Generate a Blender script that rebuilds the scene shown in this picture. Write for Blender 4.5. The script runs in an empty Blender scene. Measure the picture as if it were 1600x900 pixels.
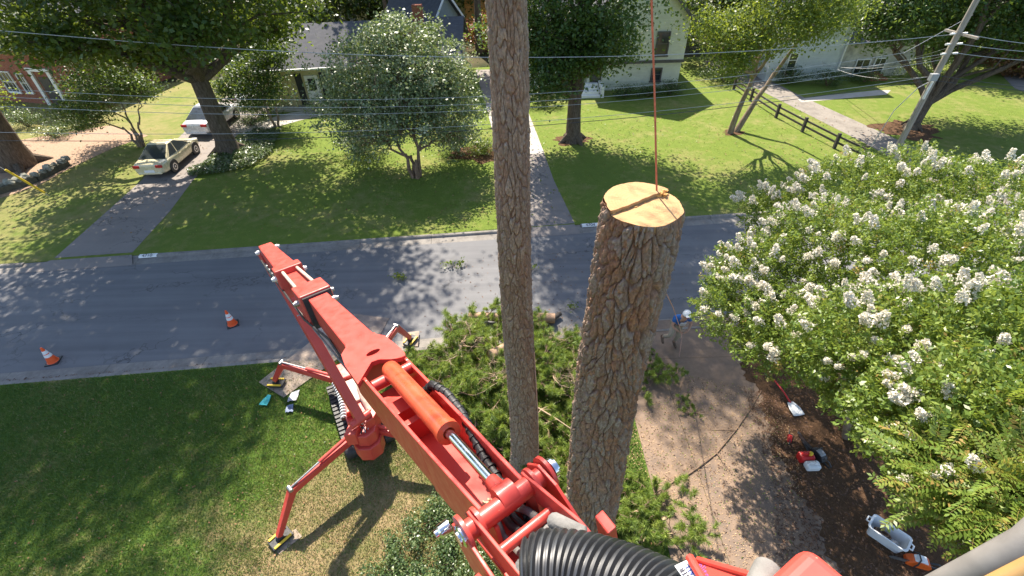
import bpy, bmesh, math, random
import numpy as np
from mathutils import Vector, Matrix

random.seed(7)
RNG = np.random.default_rng(7)
SC = bpy.context.scene
COL = SC.collection
R = math.radians

# ------------------------------------------------------------------ camera
CAM_H = 11.0
FPX = 735.0                                   # focal length in pixels of a 1600 wide picture
_n = np.array([26.0, 899.0, FPX]); _n /= np.linalg.norm(_n)
_up = -_n
_y = np.array([0, 0, 1.0]) - _up[2] * _up; _y /= np.linalg.norm(_y)
_x = np.cross(_y, _up)
CM = np.array([_x, _y, _up])                  # camera (right, down, forward) -> world
EYE = np.array([0, 0, CAM_H])
cam_d = bpy.data.cameras.new('camera'); cam = bpy.data.objects.new('camera', cam_d); COL.objects.link(cam)
cam_d.sensor_width = 36; cam_d.lens = FPX / 1600 * 36
cam_d.clip_start = 0.05; cam_d.clip_end = 2000
_r = CM[:, 0]; _d = CM[:, 1]; _f = CM[:, 2]
cam.matrix_world = Matrix(((_r[0], -_d[0], -_f[0], 0), (_r[1], -_d[1], -_f[1], 0), (_r[2], -_d[2], -_f[2], CAM_H), (0, 0, 0, 1)))
SC.camera = cam

# ------------------------------------------------------------------ world, sun, exposure
SUN_EL = R(52); SUN_AZ = math.atan2(-0.27, 0.963)      # azimuth from +Y towards +X
w = bpy.data.worlds.new('World'); SC.world = w; w.use_nodes = True
nt = w.node_tree; bg = nt.nodes['Background']
sky = nt.nodes.new('ShaderNodeTexSky'); sky.sky_type = 'NISHITA'; sky.sun_disc = False
sky.sun_elevation = SUN_EL; sky.sun_rotation = SUN_AZ
nt.links.new(sky.outputs[0], bg.inputs[0]); bg.inputs[1].default_value = 0.12
sl = bpy.data.lights.new('sun', 'SUN'); sl.energy = 5.0; sl.angle = R(0.55); sl.color = (1.0, 0.91, 0.78)
so = bpy.data.objects.new('sun', sl); COL.objects.link(so)
S = Vector((math.sin(SUN_AZ) * math.cos(SUN_EL), math.cos(SUN_AZ) * math.cos(SUN_EL), math.sin(SUN_EL)))
so.rotation_euler = S.to_track_quat('Z', 'Y').to_euler(); so.location = (0, 0, 60)
SC.view_settings.view_transform = 'Standard'; SC.view_settings.look = 'None'
SC.view_settings.gamma = 1; SC.view_settings.exposure = 1.38
SC.render.engine = 'CYCLES'
SC.cycles.max_bounces = 6; SC.cycles.diffuse_bounces = 3; SC.cycles.transmission_bounces = 3; SC.cycles.transparent_max_bounces = 4

# ------------------------------------------------------------------ helpers: survey of the photograph (true ground and height positions)
def ray(px, py):
    d = CM @ np.array([px - 800, py - 450, FPX]); return d / np.linalg.norm(d)
def P(px, py, z=0.0):
    r = ray(px, py); return EYE + r * ((z - CAM_H) / r[2])
def D(px, py, d): return EYE + ray(px, py) * d
def PY(px, py, Y):
    r = ray(px, py); return EYE + r * (Y / r[1])
def V3(a): return np.array(a, float)
def nrm(a):
    a = V3(a); return a / (np.linalg.norm(a) + 1e-12)

# ------------------------------------------------------------------ helpers: objects
def tag(o, label=None, cat=None, group=None, kind=None):
    if label: o['label'] = label
    if cat: o['category'] = cat
    if group: o['group'] = group
    if kind: o['kind'] = kind
    return o
def thing(name, label, cat, loc=(0, 0, 0), group=None):
    o = bpy.data.objects.new(name, None); COL.objects.link(o); o.location = tuple(float(c) for c in loc)
    o.empty_display_size = 0.2
    return tag(o, label, cat, group)
def worldloc(o):
    v = V3((0, 0, 0))
    while o is not None:
        v = v + V3(o.location); o = o.parent
    return v
def link_mesh(name, me, mat, parent=None, smooth=False, bevel=0):
    o = bpy.data.objects.new(name, me); COL.objects.link(o)
    if mat is not None: me.materials.append(mat)
    if parent is not None: o.parent = parent
    if smooth: me.shade_smooth()
    if bevel:
        m = o.modifiers.new('bevel', 'BEVEL'); m.width = bevel; m.segments = 2; m.limit_method = 'ANGLE'; m.angle_limit = R(35)
    return o
def copy_tree(o, parent=None):
    c = o.copy(); COL.objects.link(c); c.parent = parent
    for ch in list(o.children): copy_tree(ch, c)
    return c

class MB:
    """collects shapes in world coordinates, build() links them as one mesh object"""
    def __init__(s): s.v = []; s.f = []
    def add(s, vs, fs):
        k = len(s.v); s.v.extend([tuple(map(float, p)) for p in vs]); s.f.extend([tuple(i + k for i in f) for f in fs]); return s
    def box(s, c, u, v, w):
        c, u, v, w = V3(c), V3(u), V3(v), V3(w)
        if np.dot(np.cross(u, v), w) < 0: u = -u
        p = [c + a * u + b * v + d * w for d in (-1, 1) for b in (-1, 1) for a in (-1, 1)]
        return s.add(p, [(0, 2, 3, 1), (4, 5, 7, 6), (0, 1, 5, 4), (2, 6, 7, 3), (0, 4, 6, 2), (1, 3, 7, 5)])
    def abox(s, x0, x1, y0, y1, z0, z1):
        return s.box(((x0 + x1) / 2, (y0 + y1) / 2, (z0 + z1) / 2), ((x1 - x0) / 2, 0, 0), (0, (y1 - y0) / 2, 0), (0, 0, (z1 - z0) / 2))
    def bar(s, a, b, w, h, up=(0, 0, 1)):
        a, b = V3(a), V3(b); t = b - a; l = np.linalg.norm(t); t /= l
        sd = np.cross(t, up)
        if np.linalg.norm(sd) < 1e-3: sd = np.cross(t, (0, 1, 0))
        sd = nrm(sd); u2 = np.cross(sd, t)
        return s.box((a + b) / 2, t * l / 2, sd * w / 2, u2 * h / 2)
    def tube(s, pts, rad, n=10, cap=True):
        pts = [V3(p) for p in pts]; m = len(pts)
        if not hasattr(rad, '__len__'): rad = [rad] * m
        k = len(s.v); ref = None
        for i, p in enumerate(pts):
            t = nrm(pts[min(i + 1, m - 1)] - pts[max(i - 1, 0)])
            if ref is None:
                ref = np.cross(t, (0, 0, 1))
                if np.linalg.norm(ref) < 0.1: ref = np.cross(t, (0, 1, 0))
            ref = nrm(ref - t * np.dot(ref, t)); b = np.cross(t, ref)
            for j in range(n):
                a = 2 * math.pi * j / n
                s.v.append(tuple(p + rad[i] * (math.cos(a) * ref + math.sin(a) * b)))
        for i in range(m - 1):
            for j in range(n):
                j2 = (j + 1) % n
                s.f.append((k + i * n + j, k + i * n + j2, k + (i + 1) * n + j2, k + (i + 1) * n + j))
        if cap:
            s.f.append(tuple(k + j for j in range(n - 1, -1, -1))); s.f.append(tuple(k + (m - 1) * n + j for j in range(n)))
        return s
    def prism(s, poly, ext):
        poly = [V3(p) for p in poly]; ext = V3(ext); n = len(poly)
        nn = np.zeros(3)
        for i in range(n): nn += np.cross(poly[i], poly[(i + 1) % n])
        if np.dot(nn, ext) > 0: poly = poly[::-1]
        s.add(poly + [p + ext for p in poly], [tuple(range(n)), tuple(range(2 * n - 1, n - 1, -1))] +
              [(i, i + n, (i + 1) % n + n, (i + 1) % n) for i in range(n)])
        return s
    def lathe(s, o, ax, prof, n=16):
        t = nrm(ax); o = V3(o); ref = np.cross(t, (0, 0, 1))
        if np.linalg.norm(ref) < 0.1: ref = np.cross(t, (0, 1, 0))
        ref = nrm(ref); b = np.cross(t, ref); k = len(s.v); m = len(prof)
        for h, r in prof:
            for j in range(n):
                a = 2 * math.pi * j / n; s.v.append(tuple(o + t * h + max(r, 1e-4) * (math.cos(a) * ref + math.sin(a) * b)))
        for i in range(m - 1):
            for j in range(n): j2 = (j + 1) % n; s.f.append((k + i * n + j, k + i * n + j2, k + (i + 1) * n + j2, k + (i + 1) * n + j))
        s.f.append(tuple(k + j for j in range(n - 1, -1, -1))); s.f.append(tuple(k + (m - 1) * n + j for j in range(n)))
        return s
    def build(s, name, mat, parent=None, smooth=False, bevel=0):
        off = worldloc(parent) if parent is not None else V3((0, 0, 0))
        me = bpy.data.meshes.new(name); me.from_pydata([tuple(V3(p) - off) for p in s.v], [], s.f); me.update()
        o = link_mesh(name, me, mat, parent, False, bevel)
        if smooth:
            me.shade_smooth()
            try: me.set_sharp_from_angle(angle=R(40))
            except Exception: pass
        return o

def np_mesh(name, verts, faces, rnd=None, smooth=False):
    """verts Nx3, faces MxK; rnd per-face float attribute"""
    me = bpy.data.meshes.new(name); nv, nf, k = len(verts), len(faces), faces.shape[1]
    me.vertices.add(nv); me.vertices.foreach_set('co', np.ascontiguousarray(verts, dtype=np.float32).ravel())
    me.loops.add(nf * k); me.loops.foreach_set('vertex_index', np.ascontiguousarray(faces, dtype=np.int32).ravel())
    me.polygons.add(nf); me.polygons.foreach_set('loop_start', np.arange(nf, dtype=np.int32) * k)
    try: me.polygons.foreach_set('loop_total', np.full(nf, k, dtype=np.int32))
    except Exception: pass
    if rnd is not None:
        at = me.attributes.new('rnd', 'FLOAT', 'FACE'); at.data.foreach_set('value', np.ascontiguousarray(rnd, dtype=np.float32))
    me.update(calc_edges=True)
    if smooth: me.shade_smooth()
    return me

# ------------------------------------------------------------------ helpers: materials
class NT:
    def __init__(s, name):
        s.m = bpy.data.materials.new(name); s.m.use_nodes = True; s.t = s.m.node_tree; s.b = s.t.nodes['Principled BSDF']; s.o = s.t.nodes['Material Output']
    def n(s, ty, **kw):
        nd = s.t.nodes.new('ShaderNode' + ty)
        for k, v in kw.items():
            if k in nd.inputs: 
                s.set(nd.inputs[k], v)
            else: setattr(nd, k, v)
        return nd
    def set(s, inp, v):
        if isinstance(v, bpy.types.NodeSocket): s.t.links.new(v, inp)
        elif isinstance(v, (tuple, list)) and len(v) == 3 and inp.type == 'RGBA': inp.default_value = (*v, 1)
        else: inp.default_value = v
    def coord(s, kind='Object', scale=(1, 1, 1), rot=(0, 0, 0)):
        tc = s.n('TexCoord'); mp = s.n('Mapping'); s.t.links.new(tc.outputs[kind], mp.inputs[0])
        mp.inputs['Scale'].default_value = scale; mp.inputs['Rotation'].default_value = rot
        return mp.outputs[0]
    def geo(s, scale=(1, 1, 1), rot=(0, 0, 0)):
        g = s.n('NewGeometry'); mp = s.n('Mapping'); s.t.links.new(g.outputs['Position'], mp.inputs[0])
        mp.inputs['Scale'].default_value = scale; mp.inputs['Rotation'].default_value = rot
        return mp.outputs[0]
    def noise(s, vec, scale, detail=4, rough=0.6, dist=0):
        return s.n('TexNoise', Vector=vec, Scale=scale, Detail=detail, Roughness=rough, Distortion=dist).outputs['Fac']
    def ramp(s, fac, stops, interp='LINEAR'):
        r = s.n('ValToRGB'); s.t.links.new(fac, r.inputs[0]); cr = r.color_ramp; cr.interpolation = interp
        while len(cr.elements) < len(stops): cr.elements.new(0.5)
        for e, (p, c) in zip(cr.elements, stops):
            e.position = p; e.color = (c, c, c, 1) if not hasattr(c, '__len__') else (*c, 1)
        return r.outputs[0]
    def mix(s, fac, a, b, blend='MIX'):
        m = s.n('MixRGB', blend_type=blend); s.set(m.inputs[0], fac); s.set(m.inputs[1], a); s.set(m.inputs[2], b); return m.outputs[0]
    def math(s, op, a, b=0.0):
        m = s.n('Math', operation=op); s.set(m.inputs[0], a); s.set(m.inputs[1], b); return m.outputs[0]
    def bump(s, h, strength=0.4, dist=0.02):
        b = s.n('Bump', Height=h, Strength=strength, Distance=dist); s.t.links.new(b.outputs[0], s.b.inputs['Normal'])
    def done(s, color=None, rough=0.6, metal=0.0, spec=0.5):
        if color is not None: s.set(s.b.inputs['Base Color'], color)
        s.set(s.b.inputs['Roughness'], rough); s.set(s.b.inputs['Metallic'], metal); s.set(s.b.inputs['Specular IOR Level'], spec)
        return s.m

def plain(name, col, rough=0.5, metal=0.0, var=0.25, scale=6.0, bump=0.0, spec=0.5, coat=0.0):
    t = NT(name); v = t.coord('Object')
    n = t.noise(v, scale, 5); c2 = tuple(c * (1 - var) for c in col); c3 = tuple(min(1, c * (1 + var * 0.6)) for c in col)
    c = t.ramp(n, [(0.3, c2), (0.7, c3)])
    rr = t.ramp(t.noise(v, scale * 2.3, 3), [(0.3, max(0.03, rough - 0.1)), (0.7, min(1, rough + 0.12))])
    if bump: t.bump(t.noise(v, scale * 8, 4), bump, 0.01)
    t.done(c, rr, metal, spec)
    if coat: t.b.inputs['Coat Weight'].default_value = coat; t.b.inputs['Coat Roughness'].default_value = 0.12
    return t.m

def leaf_mat(name, stops, trans=0.35, rough=0.45, tcol=None, spec=0.5):
    t = NT(name); a = t.n('Attribute', attribute_name='rnd')
    c = t.ramp(a.outputs['Fac'], stops)
    t.done(c, rough, 0, spec)
    tr = t.n('BsdfTranslucent'); 
    t.t.links.new(t.mix(0.55, c, tcol or (0.28, 0.36, 0.03)), tr.inputs[0])
    mx = t.n('MixShader'); mx.inputs[0].default_value = trans
    t.t.links.new(t.b.outputs[0], mx.inputs[1]); t.t.links.new(tr.outputs[0], mx.inputs[2]); t.t.links.new(mx.outputs[0], t.o.inputs[0])
    return t.m

def vcol_mat(name, rough=0.9, spec=0.2, scale=40, bump=0.3, amount=0.35):
    t = NT(name); a = t.n('Attribute', attribute_name='tone'); v = t.coord('Object')
    n = t.noise(v, scale, 5, 0.7); c = t.mix(amount, a.outputs['Color'], t.ramp(n, [(0.3, (0.06, 0.045, 0.035)), (0.7, (0.5, 0.42, 0.34))]), 'OVERLAY')
    t.bump(n, bump, 0.01); return t.done(c, rough, 0, spec)

M = {}
def lawn_mat(name, dry):
    t = NT(name); v = t.geo()
    n1 = t.noise(v, 0.33, 5, 0.6, 0.4); n2 = t.noise(v, 2.1, 5, 0.65); n3 = t.noise(v, 27, 6, 0.8); n4 = t.noise(t.geo((30, 9, 30), (0, 0, R(35))), 1.6, 4, 0.8)
    g = t.ramp(n2, [(0.25, (0.036, 0.09, 0.014)), (0.5, (0.085, 0.16, 0.022)), (0.75, (0.17, 0.215, 0.032))])
    g = t.mix(0.55, g, t.ramp(n3, [(0.3, (0.025, 0.06, 0.008)), (0.7, (0.18, 0.26, 0.045))]))
    m = t.math('ADD', t.math('MULTIPLY', n1, 0.55), t.math('MULTIPLY', n2, 0.45))
    if dry == 'near':                       # the lawn thins out to straw round the machine, towards its bare lower end
        sx = t.n('SeparateXYZ'); t.t.links.new(t.geo(), sx.inputs[0])
        dx = t.math('MULTIPLY', t.math('ADD', sx.outputs['X'], 3.6), 0.30); dy = t.math('MULTIPLY', t.math('ADD', sx.outputs['Y'], -4.4), 0.30)
        d2 = t.math('ADD', t.math('MULTIPLY', dx, dx), t.math('MULTIPLY', dy, dy))
        m = t.math('ADD', m, t.ramp(d2, [(0.0, 0.23), (1.0, 0.0)]))
        msk = t.ramp(m, [(0.52, 0.0), (0.70, 0.92)])
    elif dry == 'far':
        sx = t.n('SeparateXYZ'); t.t.links.new(t.geo(), sx.inputs[0])
        lf = t.ramp(t.math('MULTIPLY', t.math('ADD', sx.outputs['X'], 27), 0.09), [(0.0, 0.16), (1.0, 0.0)])
        msk = t.ramp(t.math('ADD', m, lf), [(0.48, 0.0), (0.70, 0.55)]); g = t.mix(0.33, g, (0.22, 0.245, 0.04))
    else: msk = t.ramp(m, [(0.6, 0.0), (0.85, 0.5)])
    dryc = t.mix(0.5, t.ramp(n3, [(0.3, (0.20, 0.135, 0.07)), (0.7, (0.46, 0.34, 0.20))]), t.ramp(n2, [(0.3, (0.33, 0.225, 0.13)), (0.7, (0.35, 0.265, 0.13))]))
    c = t.mix(msk, g, dryc)
    t.bump(t.math('ADD', t.math('MULTIPLY', n3, 0.6), n4), 0.9, 0.05)
    return t.done(c, 0.9, 0, 0.15)
M['lawn_near'] = lawn_mat('lawn near', 'near'); M['lawn_far'] = lawn_mat('lawn far', 'far')
t = NT('woodland floor'); v = t.geo(); M['woods'] = t.done(t.ramp(t.noise(v, 0.4, 6), [(0.3, (0.02, 0.03, 0.01)), (0.7, (0.09, 0.075, 0.04))]), 0.95, 0, 0.1)
def asphalt(name, a, b, line=0.3):
    t = NT(name); v = t.geo(); al = t.geo((0.06, 1.6, 1), (0, 0, R(-4.3)))
    n = t.noise(v, 60, 4, 0.8); big = t.noise(v, 0.5, 5); st = t.noise(al, 1.5, 4)
    c = t.mix(0.5, t.ramp(n, [(0.25, a), (0.75, b)]), t.ramp(big, [(0.3, a), (0.7, b)]))
    c = t.mix(line, c, t.ramp(st, [(0.35, tuple(x * 0.75 for x in a)), (0.65, tuple(x * 1.15 for x in b))]))
    vo = t.n('TexVoronoi', Vector=v, Scale=9.0); spot = t.ramp(vo.outputs['Distance'], [(0.03, 1.0), (0.06, 0.0)])
    c = t.mix(t.math('MULTIPLY', spot, 0.5), c, (0.05, 0.045, 0.035))
    ck = t.n('TexVoronoi', feature='DISTANCE_TO_EDGE', Vector=t.n('VectorMath', operation='ADD').outputs[0], Scale=0.42)
    ad = ck.inputs['Vector'].links[0].from_node; t.t.links.new(t.geo((0.45, 1.3, 1), (0, 0, R(-4.3))), ad.inputs[0]); nz = t.n('TexNoise', Vector=v, Scale=2.6, Detail=5.0); t.t.links.new(nz.outputs['Color'], ad.inputs[1])
    cm = t.math('MULTIPLY', t.ramp(ck.outputs['Distance'], [(0.004, 1.0), (0.012, 0.0)]), t.ramp(t.noise(v, 0.35, 2), [(0.45, 0.0), (0.6, 0.75)])); c = t.mix(cm, c, (0.05, 0.047, 0.045)); c = t.mix(t.ramp(t.noise(v, 1.3, 3), [(0.62, 0.0), (0.75, 0.3)]), c, (0.09, 0.085, 0.08))
    t.bump(n, 0.35, 0.006); return t.done(c, 0.82, 0, 0.35)
M['asphalt'] = asphalt('asphalt road', (0.108, 0.108, 0.115), (0.170, 0.167, 0.168))
M['drive_asphalt'] = asphalt('old asphalt drive', (0.15, 0.13, 0.12), (0.26, 0.225, 0.20), 0.1)
def concrete(name, a, b, stain, sc=1.0):
    t = NT(name); v = t.geo()
    n = t.noise(v, 45, 4, 0.75); big = t.noise(v, 0.7 * sc, 6, 0.65); md = t.noise(v, 4 * sc, 5)
    c = t.mix(0.5, t.ramp(n, [(0.25, a), (0.75, b)]), t.ramp(md, [(0.3, a), (0.7, b)]))
    c = t.mix(t.ramp(big, [(0.45, 0.0), (0.72, 0.75)]), c, stain)
    t.bump(n, 0.3, 0.006); return t.done(c, 0.88, 0, 0.25)
M['concrete'] = concrete('kerb concrete', (0.175, 0.16, 0.145), (0.285, 0.26, 0.23), (0.12, 0.105, 0.09), 2.2)
M['drive_near'] = concrete('driveway concrete with sawdust', (0.165, 0.116, 0.083), (0.275, 0.195, 0.138), (0.125, 0.102, 0.09), 1.7)
M['paved'] = concrete('worn paved drive', (0.17, 0.15, 0.13), (0.28, 0.25, 0.215), (0.12, 0.105, 0.09), 1.4)
M['path'] = concrete('path concrete', (0.33, 0.31, 0.28), (0.47, 0.44, 0.40), (0.28, 0.25, 0.21))
def mulch(name, a, b, c3):
    t = NT(name); v = t.geo(); n = t.noise(v, 9, 6, 0.75, 0.6); k = t.noise(v, 34, 5, 0.8)
    c = t.mix(0.5, t.ramp(n, [(0.3, a), (0.55, b), (0.75, c3)]), t.ramp(k, [(0.3, a), (0.7, c3)]))
    t.bump(k, 1.0, 0.04); return t.done(c, 0.95, 0, 0.1)
M['mulch'] = mulch('bark mulch', (0.045, 0.025, 0.014), (0.10, 0.055, 0.03), (0.20, 0.12, 0.07))
M['dirt'] = mulch('pine straw ground', (0.24, 0.15, 0.10), (0.38, 0.26, 0.18), (0.50, 0.37, 0.27))
M['bark_pine'] = vcol_mat('pine bark')
t = NT('bark grey'); v = t.coord('Object', (1, 1, 0.25)); n = t.noise(v, 14, 6, 0.75, 0.5); t.bump(n, 1.0, 0.06)
M['bark'] = t.done(t.ramp(n, [(0.3, (0.05, 0.038, 0.028)), (0.7, (0.19, 0.15, 0.115))]), 0.95, 0, 0.1)
t = NT('bark smooth'); v = t.coord('Object', (1, 1, 0.4)); n = t.noise(v, 7, 6, 0.7); t.bump(n, 0.5, 0.03)
M['bark_smooth'] = t.done(t.ramp(n, [(0.3, (0.12, 0.09, 0.06)), (0.7, (0.30, 0.23, 0.165))]), 0.9, 0, 0.2)
M['twig'] = plain('twig bark', (0.20, 0.13, 0.085), 0.9, var=0.5, scale=9)
M['twig_pale'] = plain('peeled twig', (0.40, 0.29, 0.19), 0.85, var=0.35, scale=9)
M['leaf_oak'] = leaf_mat('oak leaves', [(0, (0.022, 0.052, 0.012)), (0.6, (0.05, 0.10, 0.02)), (1, (0.11, 0.16, 0.03))], 0.42, tcol=(.34,.42,.03))
M['leaf_maple'] = leaf_mat('maple leaves', [(0, (0.02, 0.055, 0.014)), (0.6, (0.042, 0.095, 0.022)), (1, (0.09, 0.15, 0.03))], 0.34)
M['leaf_light'] = leaf_mat('light leaves', [(0, (0.05, 0.10, 0.016)), (0.6, (0.11, 0.175, 0.028)), (1, (0.22, 0.27, 0.05))], 0.48, tcol=(.4,.45,.04))
M['leaf_gloss'] = leaf_mat('glossy leaves', [(0, (0.08, 0.12, 0.045)), (0.6, (0.20, 0.26, 0.12)), (1, (0.52, 0.53, 0.38))], 0.25, 0.42, spec=0.5)
M['leaf_bg'] = leaf_mat('woodland leaves', [(0, (0.014, 0.036, 0.010)), (0.6, (0.035, 0.075, 0.018)), (1, (0.09, 0.13, 0.03))], 0.32)
M['leaf_shrub'] = leaf_mat('shrub leaves', [(0, (0.025, 0.055, 0.015)), (0.6, (0.055, 0.10, 0.026)), (1, (0.11, 0.16, 0.05))], 0.25)
M['leaf_varieg'] = leaf_mat('variegated leaves', [(0, (0.035, 0.07, 0.02)), (0.6, (0.09, 0.14, 0.045)), (1, (0.24, 0.29, 0.13))], 0.25, 0.35)
M['leaf_crape'] = leaf_mat('crape myrtle leaves', [(0, (0.07, 0.13, 0.022)), (0.55, (0.155, 0.23, 0.04)), (0.86, (0.27, 0.33, 0.07)), (0.93, (0.30, 0.26, 0.07)), (1, (0.34, 0.23, 0.07))], 0.38, 0.38, (.38,.45,.05), spec=0.5)
M['leaf_red'] = leaf_mat('red leaves', [(0, (0.16, 0.02, 0.015)), (1, (0.34, 0.05, 0.03))], 0.3)
M['leaf_brown'] = leaf_mat('dead brown leaves', [(0, (0.14, 0.06, 0.03)), (1, (0.34, 0.18, 0.09))], 0.2, 0.8)
M['petal'] = leaf_mat('white petals', [(0, (0.58, 0.53, 0.41)), (0.5, (0.80, 0.74, 0.62)), (1, (0.86, 0.82, 0.72))], 0.25, 0.7, (0.8, 0.78, 0.7))
M['needle'] = leaf_mat('pine needles', [(0, (0.07, 0.13, 0.025)), (0.55, (0.18, 0.27, 0.045)), (1, (0.33, 0.40, 0.08))], 0.40, 0.5, (.38,.45,.05))
M['grass'] = leaf_mat('grass blades', [(0, (0.036, 0.095, 0.020)), (0.6, (0.085, 0.175, 0.032)), (0.85, (0.18, 0.22, 0.05)), (1, (0.36, 0.28, 0.14))], 0.25, 0.6)
# paint and metal
t = NT('red machine paint'); v = t.coord('Object')
c = t.ramp(t.noise(v, 2.2, 5), [(0.3, (0.49, 0.044, 0.030)), (0.7, (0.58, 0.060, 0.042))])
dst = t.ramp(t.noise(v, 17, 6, 0.75), [(0.60, 0.0), (0.85, 0.30)]); c = t.mix(dst, c, (0.42, 0.16, 0.10))
scr = t.ramp(t.noise(t.coord('Object', (30, 3, 30)), 3, 4, 0.8), [(0.66, 0.0), (0.72, 0.5)]); c = t.mix(scr, c, (0.32, 0.045, 0.03))
vo = t.n('TexVoronoi', Vector=v, Scale=26.0); c = t.mix(t.ramp(vo.outputs['Distance'], [(0.05, 0.7), (0.08, 0.0)]), c, (0.50, 0.33, 0.20)); c = t.mix(t.ramp(t.noise(t.coord('Object', (1, 1, 1)), 1.1, 7, 0.7), [(0.55, 0.0), (0.75, 0.35)]), c, (0.36, 0.040, 0.026))
M['red'] = t.done(c, t.ramp(t.noise(v, 9, 4), [(0.3, 0.36), (0.7, 0.60)]), 0, 0.5); t.b.inputs['Coat Weight'].default_value = 0.15; t.b.inputs['Coat Roughness'].default_value = 0.2
M['orange_paint'] = plain('orange cylinder paint', (0.62, 0.085, 0.032), 0.33, var=0.14, scale=5, coat=0.3)
M['chrome'] = plain('chrome rod', (0.75, 0.75, 0.76), 0.12, 1.0, 0.08)
M['steel'] = plain('dull steel', (0.42, 0.41, 0.40), 0.42, 0.9, 0.25, 12)
M['black_rubber'] = plain('black rubber', (0.025, 0.025, 0.026), 0.55, var=0.4, scale=14, bump=0.2)
M['black_hose'] = plain('corrugated hose plastic', (0.030, 0.031, 0.034), 0.36, var=0.4, scale=7, spec=0.7)
M['grey_hose'] = plain('grey hose sleeve', (0.20, 0.19, 0.175), 0.8, var=0.3, scale=11, bump=0.3)
M['yellow'] = plain('yellow bumper', (0.75, 0.50, 0.03), 0.5, var=0.15)
M['cream_metal'] = plain('dusty pale deck', (0.55, 0.40, 0.31), 0.6, var=0.35, scale=8)
M['plywood'] = plain('weathered plywood', (0.33, 0.255, 0.195), 0.85, var=0.28, scale=5, bump=0.3)
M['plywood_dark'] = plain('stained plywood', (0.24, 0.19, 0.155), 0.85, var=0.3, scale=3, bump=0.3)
M['teal'] = plain('teal plastic sheet', (0.06, 0.50, 0.46), 0.5, var=0.15)
M['pale_grey'] = plain('pale grey sheet', (0.42, 0.41, 0.42), 0.7, var=0.2)
M['slate_blue'] = plain('slate blue sheet', (0.17, 0.21, 0.30), 0.7, var=0.2)
M['white_plastic'] = plain('white plastic', (0.74, 0.74, 0.73), 0.4, var=0.1)
M['white_paint'] = plain('white paint', (0.78, 0.77, 0.74), 0.55, var=0.08)
M['wood_cut'] = None
t = NT('fresh cut pine'); v = t.coord('Object'); ln = t.n('VectorMath', operation='LENGTH'); mp = t.coord('Object', (1, 1, 0)); t.t.links.new(mp, ln.inputs[0])
rg = t.math('SINE', t.math('MULTIPLY', t.math('ADD', ln.outputs['Value'], t.math('MULTIPLY', t.noise(v, 3, 3), 0.05)), 190.0))
sw = t.noise(t.coord('Object', (4, 60, 1), (0, 0, R(28))), 2, 4, 0.7); bl = t.noise(v, 5, 5)
c = t.mix(0.6, t.ramp(bl, [(0.3, (0.42, 0.245, 0.105)), (0.7, (0.54, 0.35, 0.165))]), t.ramp(sw, [(0.3, (0.31, 0.155, 0.065)), (0.7, (0.54, 0.34, 0.165))]))
c = t.mix(t.math('MULTIPLY', t.ramp(rg, [(0.5, 0.0), (1.0, 1.0)]), 0.34), c, (0.42, 0.20, 0.065))
t.bump(sw, 0.5, 0.01); M['wood_cut'] = t.done(c, 0.75, 0, 0.25)
M['wood_splint'] = plain('splintered hinge wood', (0.74, 0.40, 0.12), 0.75, var=0.25, scale=14, bump=0.4)
M['log_bark'] = plain('peeled log', (0.36, 0.235, 0.15), 0.88, var=0.5, scale=7, bump=0.6)
M['log_face'] = plain('dry log face', (0.58, 0.42, 0.26), 0.8, var=0.25, scale=9)
M['rope'] = plain('orange red rope', (0.55, 0.14, 0.07), 0.8, var=0.3, scale=30)
M['rope_pink'] = plain('faded pink rope', (0.55, 0.33, 0.27), 0.85, var=0.25, scale=30)
M['cone_orange'] = plain('cone orange', (0.85, 0.105, 0.02), 0.45, var=0.12)
M['reflect'] = plain('white reflective band', (0.80, 0.78, 0.76), 0.4, var=0.08)
M['wire'] = plain('bare cable', (0.46, 0.46, 0.46), 0.5, 0.3, 0.2)
M['wire_dark'] = plain('black cable', (0.05, 0.05, 0.055), 0.55, var=0.2)
t = NT('weathered pole wood'); v = t.coord('Object', (1, 1, 0.05)); n = t.noise(v, 22, 5, 0.75); t.bump(n, 0.5, 0.01)
M['pole'] = t.done(t.ramp(n, [(0.3, (0.20, 0.175, 0.145)), (0.7, (0.40, 0.36, 0.31))]), 0.9, 0, 0.15)
M['dark_wood'] = plain('dark fence wood', (0.06, 0.05, 0.042), 0.85, var=0.35, scale=9, bump=0.4)
M['glass'] = plain('window glass', (0.03, 0.035, 0.04), 0.06, var=0.2, scale=1.5, spec=0.8)
M['car_glass'] = plain('car glass', (0.035, 0.042, 0.045), 0.05, var=0.1, scale=2, spec=0.8)
M['car_beige'] = plain('beige car paint', (0.62, 0.55, 0.36), 0.25, 0.15, 0.05, 2, coat=0.6)
M['car_silver'] = plain('silver car paint', (0.66, 0.66, 0.67), 0.25, 0.2, 0.05, 2, coat=0.6)
M['car_white'] = plain('white car paint', (0.72, 0.72, 0.71), 0.28, 0.1, 0.05, 2, coat=0.6)
M['tail'] = plain('red lamp lens', (0.45, 0.02, 0.02), 0.15, var=0.1, spec=0.8)
M['rim'] = plain('alloy rim', (0.62, 0.61, 0.58), 0.3, 0.7, 0.1)
M['skin'] = plain('skin', (0.42, 0.24, 0.165), 0.55, var=0.1)
M['shirt'] = plain('blue shirt', (0.02, 0.115, 0.36), 0.85, var=0.25, scale=9)
M['pants'] = plain('khaki trousers', (0.29, 0.245, 0.18), 0.9, var=0.25, scale=9)
M['boot'] = plain('brown boots', (0.10, 0.065, 0.04), 0.7, var=0.3)
M['helmet'] = plain('white helmet', (0.80, 0.80, 0.80), 0.25, var=0.04)
M['saw_orange'] = plain('saw orange plastic', (0.78, 0.13, 0.02), 0.35, var=0.12)
M['saw_red'] = plain('red plastic', (0.55, 0.02, 0.02), 0.35, var=0.12)
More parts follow.
